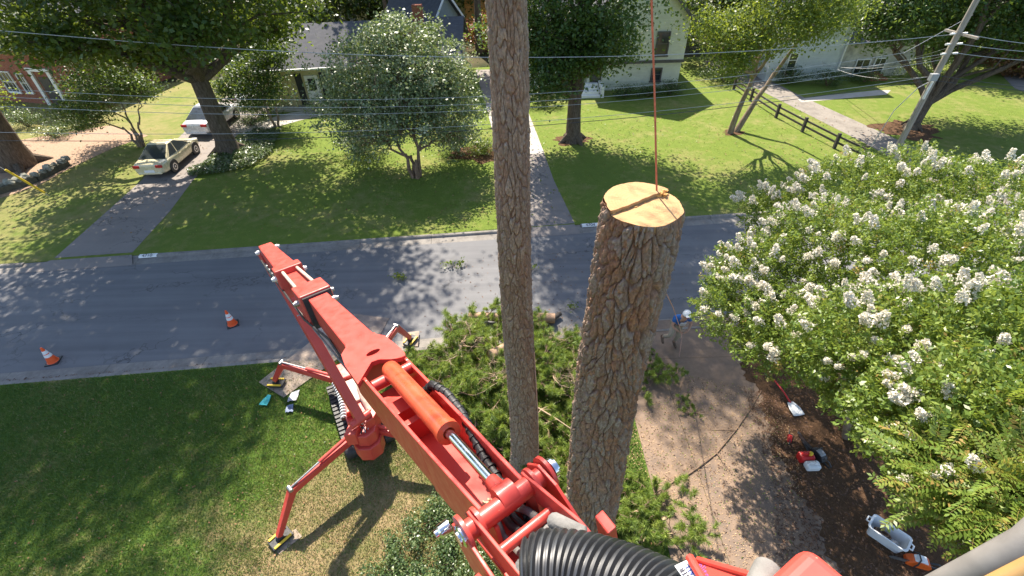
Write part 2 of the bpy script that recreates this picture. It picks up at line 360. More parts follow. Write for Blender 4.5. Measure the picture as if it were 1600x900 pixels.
M['dark_plastic'] = plain('dark plastic', (0.04, 0.04, 0.042), 0.5, var=0.3)
M['pole_grey'] = plain('scuffed grey pole', (0.20, 0.185, 0.17), 0.45, var=0.3, scale=18)
M['grey_plastic'] = plain('grey plastic', (0.30, 0.31, 0.32), 0.5, var=0.2)
M['ink_blue'] = plain('blue lettering', (0.07, 0.10, 0.42), 0.6, var=0.05)
M['ink_dark'] = plain('dark lettering', (0.05, 0.05, 0.08), 0.6, var=0.05)
M['ink_violet'] = plain('violet lettering', (0.22, 0.08, 0.30), 0.6, var=0.05)
M['tan_wood'] = plain('varnished tan wood', (0.40, 0.235, 0.085), 0.4, var=0.2, scale=10)
M['moss_stone'] = plain('mossy stone', (0.25, 0.245, 0.20), 0.95, var=0.5, scale=5, bump=0.8)
M['timber'] = plain('mossy timber', (0.085, 0.08, 0.055), 0.95, var=0.5, scale=5, bump=0.8)
def siding(name, col, step=0.16, vert=False, bs=0.8):
    t = NT(name); wv = t.n('TexWave', wave_type='BANDS', bands_direction='X' if vert else 'Z', wave_profile='SAW'); t.t.links.new(t.coord('Object'), wv.inputs['Vector']); wv.inputs['Scale'].default_value = 0.314 / step
    n = t.noise(t.coord('Object'), 2.5, 5); c = t.ramp(n, [(0.3, tuple(x * 0.85 for x in col)), (0.7, col)])
    t.bump(wv.outputs['Fac'], bs, 0.02); return t.done(c, 0.7, 0, 0.3)
M['siding_yellow'] = siding('yellow clapboard', (0.56, 0.49, 0.27))
M['siding_white'] = siding('white clapboard', (0.66, 0.67, 0.58), 0.2)
M['siding_blue'] = siding('pale blue clapboard', (0.58, 0.63, 0.66), 0.2)
M['siding_green'] = siding('grey green siding', (0.30, 0.34, 0.33), 0.2)
M['stone_wall'] = plain('pale stone veneer', (0.50, 0.48, 0.42), 0.9, var=0.35, scale=3, bump=0.5)
t = NT('shingles'); v = t.coord('Object'); br = t.n('TexBrick', Vector=t.coord('Object', (1, 1, 1)), Scale=2.2)
br.inputs['Color1'].default_value = (0.070, 0.075, 0.088, 1); br.inputs['Color2'].default_value = (0.105, 0.108, 0.12, 1); br.inputs['Mortar'].default_value = (0.06, 0.06, 0.065, 1)
br.inputs['Mortar Size'].default_value = 0.012; br.inputs['Brick Width'].default_value = 0.6; br.inputs['Row Height'].default_value = 0.3
t.bump(br.outputs['Fac'], -0.4, 0.02); M['shingle'] = t.done(t.mix(0.35, br.outputs['Color'], t.ramp(t.noise(v, 0.9, 6), [(0.3, (0.09, 0.09, 0.1)), (0.7, (0.115, 0.11, 0.108))])), 0.9, 0, 0.1)
t = NT('red brick'); tc = t.n('TexCoord'); mp = t.n('Mapping'); mp.inputs['Rotation'].default_value = (R(90), 0, 0); t.t.links.new(tc.outputs['Object'], mp.inputs[0])
br = t.n('TexBrick', Vector=mp.outputs[0], Scale=4.5); br.inputs['Color1'].default_value = (0.23, 0.065, 0.035, 1); br.inputs['Color2'].default_value = (0.33, 0.105, 0.055, 1); br.inputs['Mortar'].default_value = (0.34, 0.29, 0.25, 1); br.inputs['Mortar Size'].default_value = 0.015
t.bump(br.outputs['Fac'], -0.5, 0.02); M['brick'] = t.done(br.outputs['Color'], 0.9, 0, 0.2)
M['door_dark'] = plain('dark door paint', (0.05, 0.045, 0.045), 0.5)
M['shutter'] = plain('black shutter paint', (0.02, 0.024, 0.024), 0.6)
M['band_dark'] = plain('dark trim', (0.10, 0.09, 0.085), 0.7)
M['cardboard'] = plain('orange board fence', (0.50, 0.26, 0.07), 0.85, var=0.2)
M['fence_brown'] = plain('brown board fence', (0.24, 0.13, 0.085), 0.9, var=0.4, scale=1.2)
#==PART2==
# ================================================================== the setting
def RF(s, t_, z=0.0): return V3((s * 0.9972 - t_ * 0.0748, s * 0.0748 + t_ * 0.9972, z))   # street frame: s along the road, t across it
def sheet(name, pts, mat, kind='structure', parent=None):
    mb = MB(); mb.add(pts, [tuple(range(len(pts)))]); o = mb.build(name, M[mat], parent)
    if o.data.polygons[0].normal.z < 0: o.data.flip_normals()
    return tag(o, kind=kind)
def slab(name, poly, z0, z1, mat, parent=None, kind='structure', bevel=0):
    mb = MB(); mb.prism([(p[0], p[1], z1) for p in poly], (0, 0, z0 - z1)); o = mb.build(name, M[mat], parent, bevel=bevel)
    return tag(o, kind=kind) if kind else o

sheet('ground', [(-400, -200, -.16), (400, -200, -.16), (400, 600, -.16), (-400, 600, -.16)], 'woods')
slab('near_lawn', [RF(-60, -14), RF(60, -14), RF(60, 10.65), RF(9.0, 10.65), (7.3, 9.79, 0), (3.25, 9.79, 0), RF(2.95, 10.65), RF(-60, 10.65)], -.15, 0, 'lawn_near')
slab('far_lawn', [RF(-80, 17.5), RF(80, 17.5), RF(80, 52), RF(-80, 52)], -.15, 0, 'lawn_far')
sheet('woodland_floor', [RF(-140, 44, .006), RF(140, 44, .006), RF(140, 180, .006), RF(-140, 180, .006)], 'woods')
sheet('road', [RF(-80, 11.25, -.1), RF(80, 11.25, -.1), RF(80, 16.9, -.1), RF(-80, 16.9, -.1)], 'asphalt')
def kerb(name, tb, tf, tg, gaps):
    root = thing(name, None, None); tag(root, kind='structure')
    s = -60.0; cuts = [-60.0]
    for a, b in gaps: cuts += [a, b]
    cuts.append(60.0)
    for i in range(0, len(cuts), 2):
        a, b = cuts[i], cuts[i + 1]
        n = max(1, int(round((b - a) / 3.0))) 
        for k in range(n):
            s0 = a + (b - a) * k / n + .006; s1 = a + (b - a) * (k + 1) / n - .006
            mb = MB(); dz = RNG.normal(0, .003)
            sg = 1 if tf > tb else -1
            prof = [(tb, -.15), (tb, .004 + dz), (tf - sg * .03, .004 + dz), (tf, -.022), (tf + sg * .03, -.09), (tg, -.102), (tg, -.15)]
            mb.prism([RF(s0, tt, zz) for tt, zz in prof], RF(s1, 0) - RF(s0, 0)); mb.build('kerb_stone', M['concrete'], root)
    for a, b in gaps:
        mb = MB(); mb.prism([RF(a + .004, tt, zz) for tt, zz in [(tb, -.15), (tb, -.04), (tf, -.075), (tg, -.10), (tg, -.15)]], RF(b - .008, 0) - RF(a, 0))
        mb.build('dropped_kerb', M['concrete'], root)
    return root
GN = (2.9, 9.0); GF = [(-18.8, -14.2), (.9, 4.4), (22.0, 25.8)]
kn = kerb('near_kerb', 10.65, 10.80, 11.25, [GN]); kf = kerb('far_kerb', 17.5, 17.35, 16.9, GF)
def slope_poly(name, pts, mat): return sheet(name, pts, mat)
# drives across the street
def drive(name, left, right, mat, z=.006):
    pts = [(*p, z) for p in left] + [(*p, z) for p in right[::-1]]
    mb = MB(); n = len(left)
    for i in range(n - 1):
        mb.add([(*left[i], z), (*right[i], z), (*right[i + 1], z), (*left[i + 1], z)], [(0, 1, 2, 3)])
    o = mb.build(name, M[mat]); return tag(o, kind='structure')
def apron(name, s0, s1, s2, s3, t0, t1, z0, z1, mat):
    sheet(name, [RF(s0, t0, z0), RF(s1, t0, z0), RF(s3, t1, z1), RF(s2, t1, z1)], mat)
drive('left_driveway', [(-19.0, 16.3), (-19.3, 20), (-19.6, 23.5), (-20.6, 28), (-21.3, 33), (-21.8, 42)], [(-15.9, 16.55), (-16.2, 20), (-16.75, 23.2), (-17.2, 28), (-17.0, 33), (-16.6, 42)], 'drive_asphalt')
apron('left_apron', -17.8, -14.55, -18.7, -14.25, 17.51, 16.86, .004, -.088, 'drive_asphalt')
drive('middle_driveway', [(.1, 17.6), (-.25, 22), (-.6, 26), (-1.5, 34), (-2.6, 43.2)], [(2.85, 17.85), (2.3, 22), (1.84, 28), (1.3, 34), (.4, 43.2)], 'drive_asphalt')
drive('middle_drive_slab', [(-.5, 25.4), (-.62, 26.2), (-1.48, 34)], [(2.06, 25.4), (1.98, 26.2), (1.28, 34)], 'path', .011)
apron('middle_apron', 1.45, 4.15, 1.0, 4.3, 17.51, 16.86, .004, -.088, 'drive_asphalt')
drive('right_driveway', [(20.9, 19.0), (20.3, 25.4), (18.3, 37), (17.2, 44)], [(24.0, 19.3), (22.5, 25.3), (20.8, 34), (19.6, 44)], 'paved')
apron('right_apron', 22.2, 25.5, 22.1, 25.7, 17.51, 16.86, .004, -.088, 'paved')
# near driveway: concrete slabs with open joints
dn = thing('near_driveway', None, None); tag(dn, kind='structure')
for x0, x1 in ((3.25, 4.46), (4.468, 7.3)):
    for k in range(1):
        y0 = -4.2; y1 = 9.782
        mb = MB(); z = .018 + RNG.normal(0, .003)
        mb.abox(x0, x1, y0, y1, -.02, z); mb.build('slab', M['drive_near'], dn, bevel=.008)
sheet('near_apron', [(3.25, 9.79, .016), (7.3, 9.79, .016), RF(9.0, 11.2, -.093), RF(2.95, 11.2, -.093)], 'drive_near')
sheet('mulch_bed', [(6.55 + .12 * math.sin(y * 1.7) + .09 * math.sin(y * 5.3 + 1) + .06 * math.sin(y * 13 + 2) + .05 * math.sin(y * 29) + .05 * (y - 3), y, .026) for y in np.linspace(9.5, -3, 160)] + [(13.5, -3, .026), (14, 5, .026), (13, 9.0, .026), (10, 10.2, .026), (7.9, 10.1, .026)], 'mulch')
sheet('pine_straw_bed', [(*P(px, py)[:2], .007) for px, py in [(-60, 330), (60, 290), (112, 262), (175, 232), (232, 212), (170, 196), (60, 214), (-60, 235)]], 'dirt')
sheet('front_walk', [(*P(px, py)[:2], .012) for px, py in [(365, 200), (455, 176), (520, 168), (545, 172), (470, 188), (385, 212)]], 'path')
sheet('side_walk', [(*P(px, py)[:2], .012) for px, py in [(1252, 160), (1385, 148), (1392, 141), (1372, 141), (1245, 154)]], 'path')
sheet('far_drive', [(*P(px, py)[:2], .01) for px, py in [(1560, 112), (1640, 118), (1700, 150), (1640, 158), (1585, 138)]], 'drive_asphalt')
def mulch_ring(px, py, r, mat='mulch'):
    c = P(px, py); pts = [(c[0] + r * (1 + .22 * math.sin(3 * a + px) + .16 * math.sin(7 * a + py) + .10 * math.sin(13 * a)) * math.cos(a), c[1] + r * .8 * (1 + .18 * math.cos(2 * a + py) + .16 * math.sin(6 * a + px) + .10 * math.sin(11 * a)) * math.sin(a), .009) for a in np.linspace(0, 2 * math.pi, 64)[:-1]]
    sheet('mulch_ring', pts, mat)
mulch_ring(893, 219, 1.0); mulch_ring(1146, 207, .6); mulch_ring(1420, 204, 1.7); mulch_ring(752, 240, 1.5)
# house numbers painted on the kerb
def text(name, s, size, mat, parent, mw, ax='CENTER'):
    cu = bpy.data.curves.new(name, 'FONT'); cu.body = s; cu.size = size; cu.align_x = ax; cu.align_y = 'CENTER'; cu.extrude = 0.001
    tmp = bpy.data.objects.new(name, cu); COL.objects.link(tmp); me = bpy.data.meshes.new_from_object(tmp.evaluated_get(bpy.context.evaluated_depsgraph_get())); bpy.data.objects.remove(tmp)
    o = bpy.data.objects.new(name, me); COL.objects.link(o); me.materials.clear(); me.materials.append(mat)
    o.parent = parent; m = mw.copy(); m.translation = m.translation - Vector(worldloc(parent)); o.matrix_local = m
    return o
for px, py, sz in ((238, 392, '4710'), (920, 347, '4704')):
    c = P(px, py - 1, 0); s0 = c[0] * .9972 + c[1] * .0748
    mb = MB(); mb.prism([RF(s0 - .36, 17.49, .0095), RF(s0 + .36, 17.49, .0095), RF(s0 + .36, 17.345, .0085), RF(s0 - .36, 17.345, .0085)], (0, 0, -.004))
    mb.prism([RF(s0 - .36, 17.345, .006), RF(s0 + .36, 17.345, .006), RF(s0 + .36, 17.314, -.06), RF(s0 - .36, 17.314, -.06)], (0, -.004, .002))
    pl = mb.build('number_plate', M['white_paint'], kf)
    xa = Vector(RF(1, 0)).normalized(); ya = Vector((0, .92, .39)); za = xa.cross(ya); mw = Matrix((xa, ya, za)).transposed().to_4x4(); mw.translation = Vector(RF(s0, 17.34, .022))
    text('number', sz, .21, M['ink_dark'], pl, mw)

# ================================================================== foliage
def leaf_arrays(c, L, W, upb=0.6, rng=RNG, pref=None):
    n = len(c); nor = rng.normal(size=(n, 3)); nor[:, 2] += upb * 2; nor /= np.linalg.norm(nor, axis=1)[:, None]
    tg = rng.normal(size=(n, 3)); tg -= nor * (tg * nor).sum(1)[:, None]; tg /= np.linalg.norm(tg, axis=1)[:, None]
    bt = np.cross(nor, tg); s = rng.uniform(.7, 1.3, (n, 1))
    v = np.stack([c - tg * L * s * .5, c + bt * W * s * .5 - tg * L * .05, c + tg * L * s * .5 - nor * L * .12, c - bt * W * s * .5 - tg * L * .05], 1).reshape(-1, 3)
    f = np.arange(4 * n).reshape(n, 4); return v, f
def crown_points(blobs, nper, sig, shell=.45, rng=RNG):
    """blobs (cx,cy,cz,rx,ry,rz,nclumps) -> leaf centres and a tone per leaf"""
    cs, tn = [], []
    for cx, cy, cz, rx, ry, rz, nc in blobs:
        d = rng.normal(size=(nc, 3)); d /= np.linalg.norm(d, axis=1)[:, None]
        r = rng.uniform(0, 1, (nc, 1)) ** shell
        k = V3((cx, cy, cz)) + d * r * V3((rx, ry, rz)) * (1 + rng.normal(0, .10, (nc, 1)))
        ct = rng.normal(.5, .17, nc)
        sg = sig * rng.uniform(.6, 1.35, (nc, 1, 1)) * np.array([1.25, 1.25, .62])
        cs.append((k[:, None, :] + rng.normal(size=(nc, nper, 3)) * sg).reshape(-1, 3)); tn.append((ct[:, None] + rng.normal(0, .17, (nc, nper))).ravel())
    c = np.concatenate(cs); tnn = np.clip(np.concatenate(tn), 0, 1); keep = c[:, 2] > .05
    return c[keep], tnn[keep]
def foliage(name, blobs, nper, sig, L, W, mat, parent, upb=.55, shell=.45):
    c, tn = crown_points(blobs, nper, sig, shell); c = c - worldloc(parent)
    v, f = leaf_arrays(c, L, W, upb); return link_mesh(name, np_mesh(name, v, f, tn), M[mat], parent)
def limb_path(a, b, sag=.1, n=5, wig=.12, rng=random):
    a, b = V3(a), V3(b); l = np.linalg.norm(b - a); out = []
    for i in range(n + 1):
        k = i / n; p = a + (b - a) * k; e = math.sin(k * math.pi)
        out.append(p + V3((rng.gauss(0, wig), rng.gauss(0, wig), rng.gauss(0, wig) * .6 + sag * l * .25)) * e)
    return out
def tree(name, label, base, trunk_h, r0, blobs, mat='leaf_oak', bark='bark', nper=60, sig=.5, L=.17, W=.10, group=None, lean=(0, 0), stems=1, limbs=None, cat='tree', shell=.45, nl=9, twigs=0):
    b = V3(base); root = thing(name, label, cat, b, group); mb = MB(); fork = b + V3((lean[0], lean[1], trunk_h))
    tops = [V3(bl[:3]) for bl in blobs]
    if stems == 1:
        mb.tube([b + V3((0, 0, -.12)), b + V3((0, 0, .12)), b + (fork - b) * .18 + V3((.02, 0, 0)), b + (fork - b) * .6, fork], [r0 * 1.75, r0 * 1.4, r0 * 1.05, r0 * .92, r0 * .86], 14)
        for k in range(4):
            a = k * 1.6 + r0; mb.tube([b + V3((math.cos(a), math.sin(a), 0)) * r0 * .7 + V3((0, 0, .35)), b + V3((math.cos(a), math.sin(a), 0)) * r0 * 2.3 + V3((0, 0, -.05))], [r0 * .5, r0 * .15], 7)
        starts = [fork]
    else:
        starts = []
        for k in range(stems):
            a = 2 * math.pi * k / stems + .5; e = fork + V3((math.cos(a), math.sin(a), 0)) * trunk_h * .28 + V3((0, 0, random.uniform(-.3, .3)))
            p = limb_path(b + V3((math.cos(a), math.sin(a), 0)) * r0 * 1.3 - V3((0, 0, .1)), e, 0, 5, .04); mb.tube(p, [r0 * (1 - .1 * i) for i in range(6)], 9); starts.append(e)
    for j, tp in enumerate(limbs if limbs else tops):
        st = min(starts, key=lambda q: np.linalg.norm(q - tp)); l = np.linalg.norm(tp - st)
        p = limb_path(st - V3((0, 0, .15)), tp, .12, 6, .05 * l); rr = r0 * (.62 if stems == 1 else .55)
        mb.tube(p, [rr * (1 - .13 * i) for i in range(7)], 8)
        bl = blobs[j % len(blobs)]
        for q in range(nl):
            s_ = p[random.randint(2, 6)]; e = V3(bl[:3]) + nrm(RNG.normal(size=3)) * V3(bl[3:6]) * random.uniform(.6, .98)
            if e[2] < .4: e[2] = .4
            pp = limb_path(s_, e, .1, 4, .08 * np.linalg.norm(e - s_)); mb.tube(pp, [rr * .34, rr * .27, rr * .19, rr * .12, rr * .04], 5)
            for z_ in range(twigs):
                s2 = pp[random.randint(1, 4)]; e2 = s2 + nrm(RNG.normal(size=3)) * random.uniform(.4, 1.1); mb.tube([s2, (s2 + e2) / 2 + RNG.normal(0, .05, 3), e2], [.018, .012, .004], 4, False)
    mb.build('trunk', M[bark], root, smooth=True)
    foliage('crown', blobs, nper, sig, L, W, mat, root, shell=shell)
    return root
def shrub(name, label, c, rx, ry, h, n, mat='leaf_shrub', L=.09, W=.05, group=None, nper=40, sig=.16, cat='shrub'):
    c = V3(c); root = thing(name, label, cat, c, group); mb = MB()
    for k in range(7):
        a = k * .9; mb.tube([c + V3((0, 0, -.05)), c + V3((math.cos(a) * rx * .3, math.sin(a) * ry * .3, h * .45)), c + V3((math.cos(a) * rx * .6, math.sin(a) * ry * .6, h * .8))], [.03, .022, .01], 5)
    mb.build('stem', M['twig'], root)
    foliage('foliage', [(c[0], c[1], h * .5, rx, ry, h * .5, n)], nper, sig, L, W, mat, root, .7); return root
def tall(px, py, z): return tuple(P(px, py, z))

# big oak by the left driveway: its crown spreads above the picture and shades the street
tree('oak_tree', 'massive dark oak with a thick forked trunk beside the silver car', (-16.5, 27.0, 0), 4.2, .50,
     [(-15.6, 26, 14.4, 7.8, 7.2, 6.0, 470), (-10.6, 26.6, 16, 4.4, 4.2, 3.8, 190), (-20.0, 25.0, 9.0, 4.4, 3.6, 2.2, 70), (-11.6, 26.0, 9.1, 4.6, 3.6, 2.3, 80), (-15.5, 22.5, 9.7, 5.2, 3.5, 2.3, 84), (-15.2, 24.5, 21, 5.4, 5.5, 3.6, 190), (-18.5, 22.8, 17.5, 6.5, 4.8, 4, 200), (-16.2, 29, 8.4, 5, 3, 2.0, 50),
      (-13.4, 22.5, 6.9, 2.2, 1.8, 1.0, 40), (-19.4, 22.6, 6.9, 2.2, 1.5, 1.0, 38), (-22.4, 25.6, 6.6, 2.0, 1.5, 1.0, 38), (-24.4, 28.4, 6.2, 2.0, 1.6, 1.1, 40), (-12.8, 28.6, 6.2, 1.8, 1.5, 1.0, 34), (-17.6, 25.2, 5.9, 1.5, 1.2, .8, 24)],
     'leaf_oak', nper=58, sig=.52, L=.25, W=.15, lean=(.1, -.2))
# tall tree at the left edge, mostly above the frame
tree('oak_tree', 'broad brown trunk cut off by the left edge above the stone border', (-28.0, 25.8, 0), 6.5, .68,
     [(-23.5, 22.0, 20, 7.0, 5, 5, 290), (-31, 28, 10, 3.0, 2.6, 2.2, 60), (-23.6, 19.6, 22, 4.6, 4, 3.4, 120)], 'leaf_oak', nper=56, sig=.6, L=.27, W=.17, lean=(1.3, -.9))
# dark maple in front of the white house
tree('maple_tree', 'dense dark maple with a straight trunk in front of the white house', (3.85, 27.2, 0), 2.6, .42,
     [(3.9, 27.0, 9.2, 4.9, 4.4, 4.4, 380), (1.6, 26.6, 6.0, 2.7, 2.4, 1.9, 110), (4.9, 26.4, 5.4, 2.0, 2.0, 1.6, 95), (2.0, 25.2, 4.2, 1.4, 1.2, 1.3, 44), (4.2, 26.4, 12.4, 4.6, 4.0, 3.4, 190), (0.9, 28.0, 15.5, 3.9, 3.9, 3.4, 230), (0.5, 27.4, 19.4, 4.1, 3.8, 2.8, 200), (1.8, 25.4, 20.6, 3.4, 3.0, 2.4, 130), (3.6, 28.2, 4.9, 2.5, 1.8, 1.5, 60)],
     'leaf_maple', nper=60, sig=.42, L=.18, W=.12)
# slender light tree by the right driveway
tree('birch_tree', 'light green tree with two slim leaning stems on sunny lawn', (13.6, 27.7, 0), 3.2, .19,
     [(12.4, 25.2, 6.0, 2.1, 1.6, 1.3, 110), (14.6, 25.6, 6.3, 2.0, 1.6, 1.3, 100), (10.4, 25.0, 6.0, 1.6, 1.4, 1.2, 80), (13.6, 25.8, 8.2, 3.2, 2.4, 1.8, 150), (16.2, 26.4, 7.0, 1.7, 1.5, 1.2, 70), (11.2, 24.6, 4.9, 1.0, .9, .8, 34)],
     'leaf_light', 'bark_smooth', nper=44, sig=.36, L=.14, W=.085, stems=2, lean=(.9, .1))
# big bushy flowering tree in the middle lawn
tree('bushy_tree', 'large rounded bushy tree with glossy pale leaves and bare lower twigs', (-4.85, 22.9, 0), 1.3, .13,
     [(-5.4, 24.4, 4.8, 3.6, 2.8, 2.0, 440), (-3.2, 24.0, 3.6, 2.3, 2.2, 1.9, 190), (-7.4, 24.2, 3.2, 2.3, 2.2, 1.8, 160), (-5.2, 23.0, 3.3, 2.8, 1.7, 1.6, 150), (-4.9, 24.6, 6.2, 2.1, 1.8, 1.0, 130), (-7.6, 24.4, 1.6, 1.6, 1.3, 1.1, 60), (-3.0, 24.6, 1.7, 1.7, 1.3, 1.1, 60)],
     'leaf_gloss', 'twig', nper=36, sig=.22, L=.15, W=.085, stems=4, shell=.38, nl=16, twigs=4)
tree('small_tree', 'small multi stemmed tree behind the beige car on the left lawn', (-22.4, 28.2, 0), 1.5, .09,
     [(-23.2, 29.3, 3.6, 2.0, 1.8, 1.4, 110), (-22.0, 29.6, 3.2, 1.3, 1.2, 1.0, 46), (-24.9, 29.4, 2.8, 1.4, 1.4, 1.1, 56), (-24.0, 27.2, 2.4, 1.5, 1.0, .9, 40)],
     'leaf_maple', 'bark_smooth', nper=46, sig=.30, L=.15, W=.09, stems=4)
tree('small_tree', 'leafy light green young tree at the left edge before the brick house', (-31.6, 29.6, 0), 1.5, .10,
     [(-31.6, 29.4, 3.0, 1.6, 1.4, 1.3, 70), (-33.2, 30.0, 4.4, 1.3, 1.2, 1.0, 36)], 'leaf_light', 'bark_smooth', nper=44, sig=.3, L=.16, W=.10, stems=3)
tree('small_tree', 'dark leafy understory tree left of the yellow house porch', (-15.2, 31.0, 0), 1.3, .09,
     [(-15.6, 31.2, 2.9, 1.9, 1.4, 1.8, 120), (-17.4, 31.8, 2.3, 1.6, 1.2, 1.4, 70), (-14.2, 31.6, 4.3, 1.6, 1.2, 1.0, 50)], 'leaf_maple', 'bark_smooth', nper=46, sig=.3, L=.16, W=.10, stems=3)
tree('leaning_tree', 'dark forked leaning tree behind the utility pole in a mulch ring', (24.3, 27.6, 0), 1.5, .30,
     [(26.6, 28.6, 7.6, 4.4, 3.4, 3.2, 260), (22.2, 29.0, 7.0, 3.2, 2.8, 2.4, 140), (30.5, 29.6, 7.0, 3.8, 3.2, 3.0, 170), (25.6, 30.4, 5.0, 3.4, 2.2, 1.5, 110), (26, 27, 12.5, 6, 4.6, 3.6, 180), (20.6, 28.4, 6.0, 2.2, 1.8, 1.6, 80), (28.6, 27.4, 5.6, 2.6, 2.0, 1.6, 100), (32.5, 28.5, 5.4, 2.6, 2.2, 1.7, 100)],
     'leaf_maple', nper=58, sig=.42, L=.19, W=.12, lean=(.4, .2))
# woods behind the houses
bg = [(-50, 58, 8, 'leaf_bg'), (-41, 66, 10, 'leaf_bg'), (-31, 55, 8, 'leaf_bg'), (-22, 52, 8.5, 'leaf_bg'), (-14, 56, 8, 'leaf_bg'), (-1.0, 60, 9, 'leaf_bg'), (7, 55, 9, 'leaf_bg'), (15, 52, 8, 'leaf_bg'), (18.5, 44, 7, 'leaf_bg'),
      (34, 50, 9, 'leaf_bg'), (41, 45, 8, 'leaf_light'), (50, 56, 10, 'leaf_bg'), (60, 62, 10, 'leaf_bg'), (36, 39.5, 6.4, 'leaf_bg'), (45, 37.5, 6.0, 'leaf_bg'), (29, 62, 10, 'leaf_bg'), (70, 70, 12, 'leaf_bg'), (-60, 72, 12, 'leaf_bg'), (-6, 78, 12, 'leaf_bg'), (4, 80, 12, 'leaf_bg'), (-26, 76, 12, 'leaf_bg'), (18, 76, 12, 'leaf_bg'), (-16, 72, 11, 'leaf_bg')]
bl_lab = ['tall woodland tree standing behind the houses', 'sunlit yellow green woodland tree at upper right']
for i, (x, y, h, m) in enumerate(bg):
    r = h * .55; near = y < 48
    tree('woodland_tree', bl_lab[1] if m == 'leaf_light' else bl_lab[0], (x, y, 0), h * .35, .3,
         [(x, y - .5, h * .72, r, r * .8, h * .48, 120 if not near else 190), (x + r * .6, y - 1.2, h * .40, r * .7, r * .6, h * .28, 60), (x - r * .6, y - .8, h * .45, r * .7, r * .6, h * .3, 60)],
         m, nper=38 if not near else 52, sig=.6 if not near else .45, L=.36 if not near else .24, W=.23 if not near else .15, group='woods behind the houses', nl=4)
# bare trunks behind the yellow house
for i, (px, py, hh, rr) in enumerate(((612, 22, 9, .28), (632, 24, 9, .22), (655, 16, 9, .2), (700, 30, 9, .26), (745, 40, 9, .3), (590, 20, 9, .18))):
    c = P(px, py + 14, 0); c = PY(px, py, 47.5); mb = MB(); b = (c[0], 47.5 + (i % 3) * 1.5, 0)
    root = thing('tree_trunk', 'dark bare trunk rising behind the grey roof', 'tree', b, 'bare trunks behind the grey roof')
    mb.tube([(b[0], b[1], -.1), (b[0] + .1, b[1], 4), (b[0] + .2, b[1], hh + 4)], [rr * 1.3, rr, rr * .7], 9); mb.build('trunk', M['bark'], root, smooth=True)
    foliage('crown', [(b[0] - 1 + (i % 2) * .8, b[1] - .8, hh + 4.6, 3.4, 3.2, 2.4, 70)], 40, .7, .42, .28, 'leaf_bg', root)
# shrubs
for lab, px, py, rx, ry, h, n, mt in (
        ('pale variegated shrub in the bed before the brick house', 45, 198, 1.5, .9, 1.2, 60, 'leaf_varieg'), ('low pale hosta clump at the edge of the pine straw', 85, 214, 1.4, .7, .6, 40, 'leaf_varieg'),
        ('low green shrub where the pine straw meets the lawn', 120, 200, 1.3, .8, .9, 50, 'leaf_shrub'), ('dark rounded shrub beneath the small tree', 150, 190, 1.6, 1.0, 1.3, 60, 'leaf_shrub'),
        ('clipped dark shrub left of the yellow house door', 410, 182, 1.7, 1.0, 1.3, 70, 'leaf_shrub'), ('dark foundation shrub under the shuttered window', 512, 176, 1.6, .8, 1.1, 60, 'leaf_shrub'),
        ('dark twiggy shrub at the left foot of the bushy tree', 568, 240, 1.5, 1.0, 1.9, 110, 'leaf_shrub'), ('dark shrub at the right foot of the bushy tree', 716, 238, 1.4, 1.0, 1.7, 90, 'leaf_shrub'),
        ('bright green bush beside the middle driveway', 755, 240, .9, .7, .9, 55, 'leaf_light'), ('evergreen shrub left of the white house steps', 850, 165, 1.5, .9, 1.3, 60, 'leaf_shrub'),
        ('low shrub right of the white front steps', 975, 152, 1.0, .7, .8, 50, 'leaf_shrub'), ('low shrub under the lower white house window', 1012, 150, 1.0, .6, .7, 50, 'leaf_shrub'), ('low shrub at the corner of the white house', 1048, 147, 1.0, .7, .9, 50, 'leaf_shrub'),
        ('dark shrub between the white house and the driveway', 1130, 128, 1.8, 1.2, 1.7, 90, 'leaf_shrub'), ('dark shrub at the corner of the pale blue house', 1232, 130, 1.4, .9, 1.2, 60, 'leaf_shrub'),
        ('dark shrub before the pale blue bay window', 1292, 134, 1.2, .8, 1.1, 55, 'leaf_shrub'), ('small dark shrub right of the bay window', 1350, 128, 1.3, .8, 1.0, 55, 'leaf_shrub'),
        ('dark hedge shrub at the far right lawn edge', 1450, 128, 3.2, 1.2, 1.6, 120, 'leaf_shrub'), ('grey green shrub near the third car', 392, 196, 1.1, .8, .7, 40, 'leaf_varieg')):
    c = P(px, py, 0); shrub('shrub', lab, (c[0], c[1], 0), rx, ry, h, n, mt)
shrub('red_shrub', 'red leaved shrub beside the pine trunk near the far fence', (-1.6, 50, 0), 2.2, 1.2, 3.0, 90, 'leaf_red', .2, .12, nper=34, sig=.3)
shrub('brush_heap', 'reddish brown heap of dead leaves at the right edge', tuple(P(1600, 118, 0)), 2.6, 1.6, 2.2, 140, 'leaf_brown', .26, .15, nper=34, sig=.3, cat='leaf heap')
# ivy bed by the oak
def cover(name, poly_px, n, mat, hz, L, W, z0=.05, up=1.2):
    pts = np.array([P(px, py)[:2] for px, py in poly_px]); lo, hi = pts.min(0), pts.max(0); out = []
    q = RNG.uniform(lo, hi, (n * 4, 2)); ins = np.zeros(len(q), bool); j = len(pts) - 1
    for i in range(len(pts)):
        a, b = pts[i], pts[j]; cr = ((a[1] > q[:, 1]) != (b[1] > q[:, 1])) & (q[:, 0] < (b[0] - a[0]) * (q[:, 1] - a[1]) / (b[1] - a[1] + 1e-9) + a[0]); ins ^= cr; j = i
    q = q[ins][:n]; lump = .5 + .5 * np.sin(q[:, 0] * 3.1 + 1.7 * np.sin(q[:, 1] * 2.3)) * np.cos(q[:, 1] * 2.7)
    c = np.column_stack([q, z0 + RNG.uniform(.2, 1, len(q)) * hz * (.55 + .45 * lump)]); v, f = leaf_arrays(c, L, W, up)
    return tag(link_mesh(name, np_mesh(name, v, f, np.clip(RNG.normal(.5, .25, len(q)), 0, 1)), M[mat]), kind='stuff')
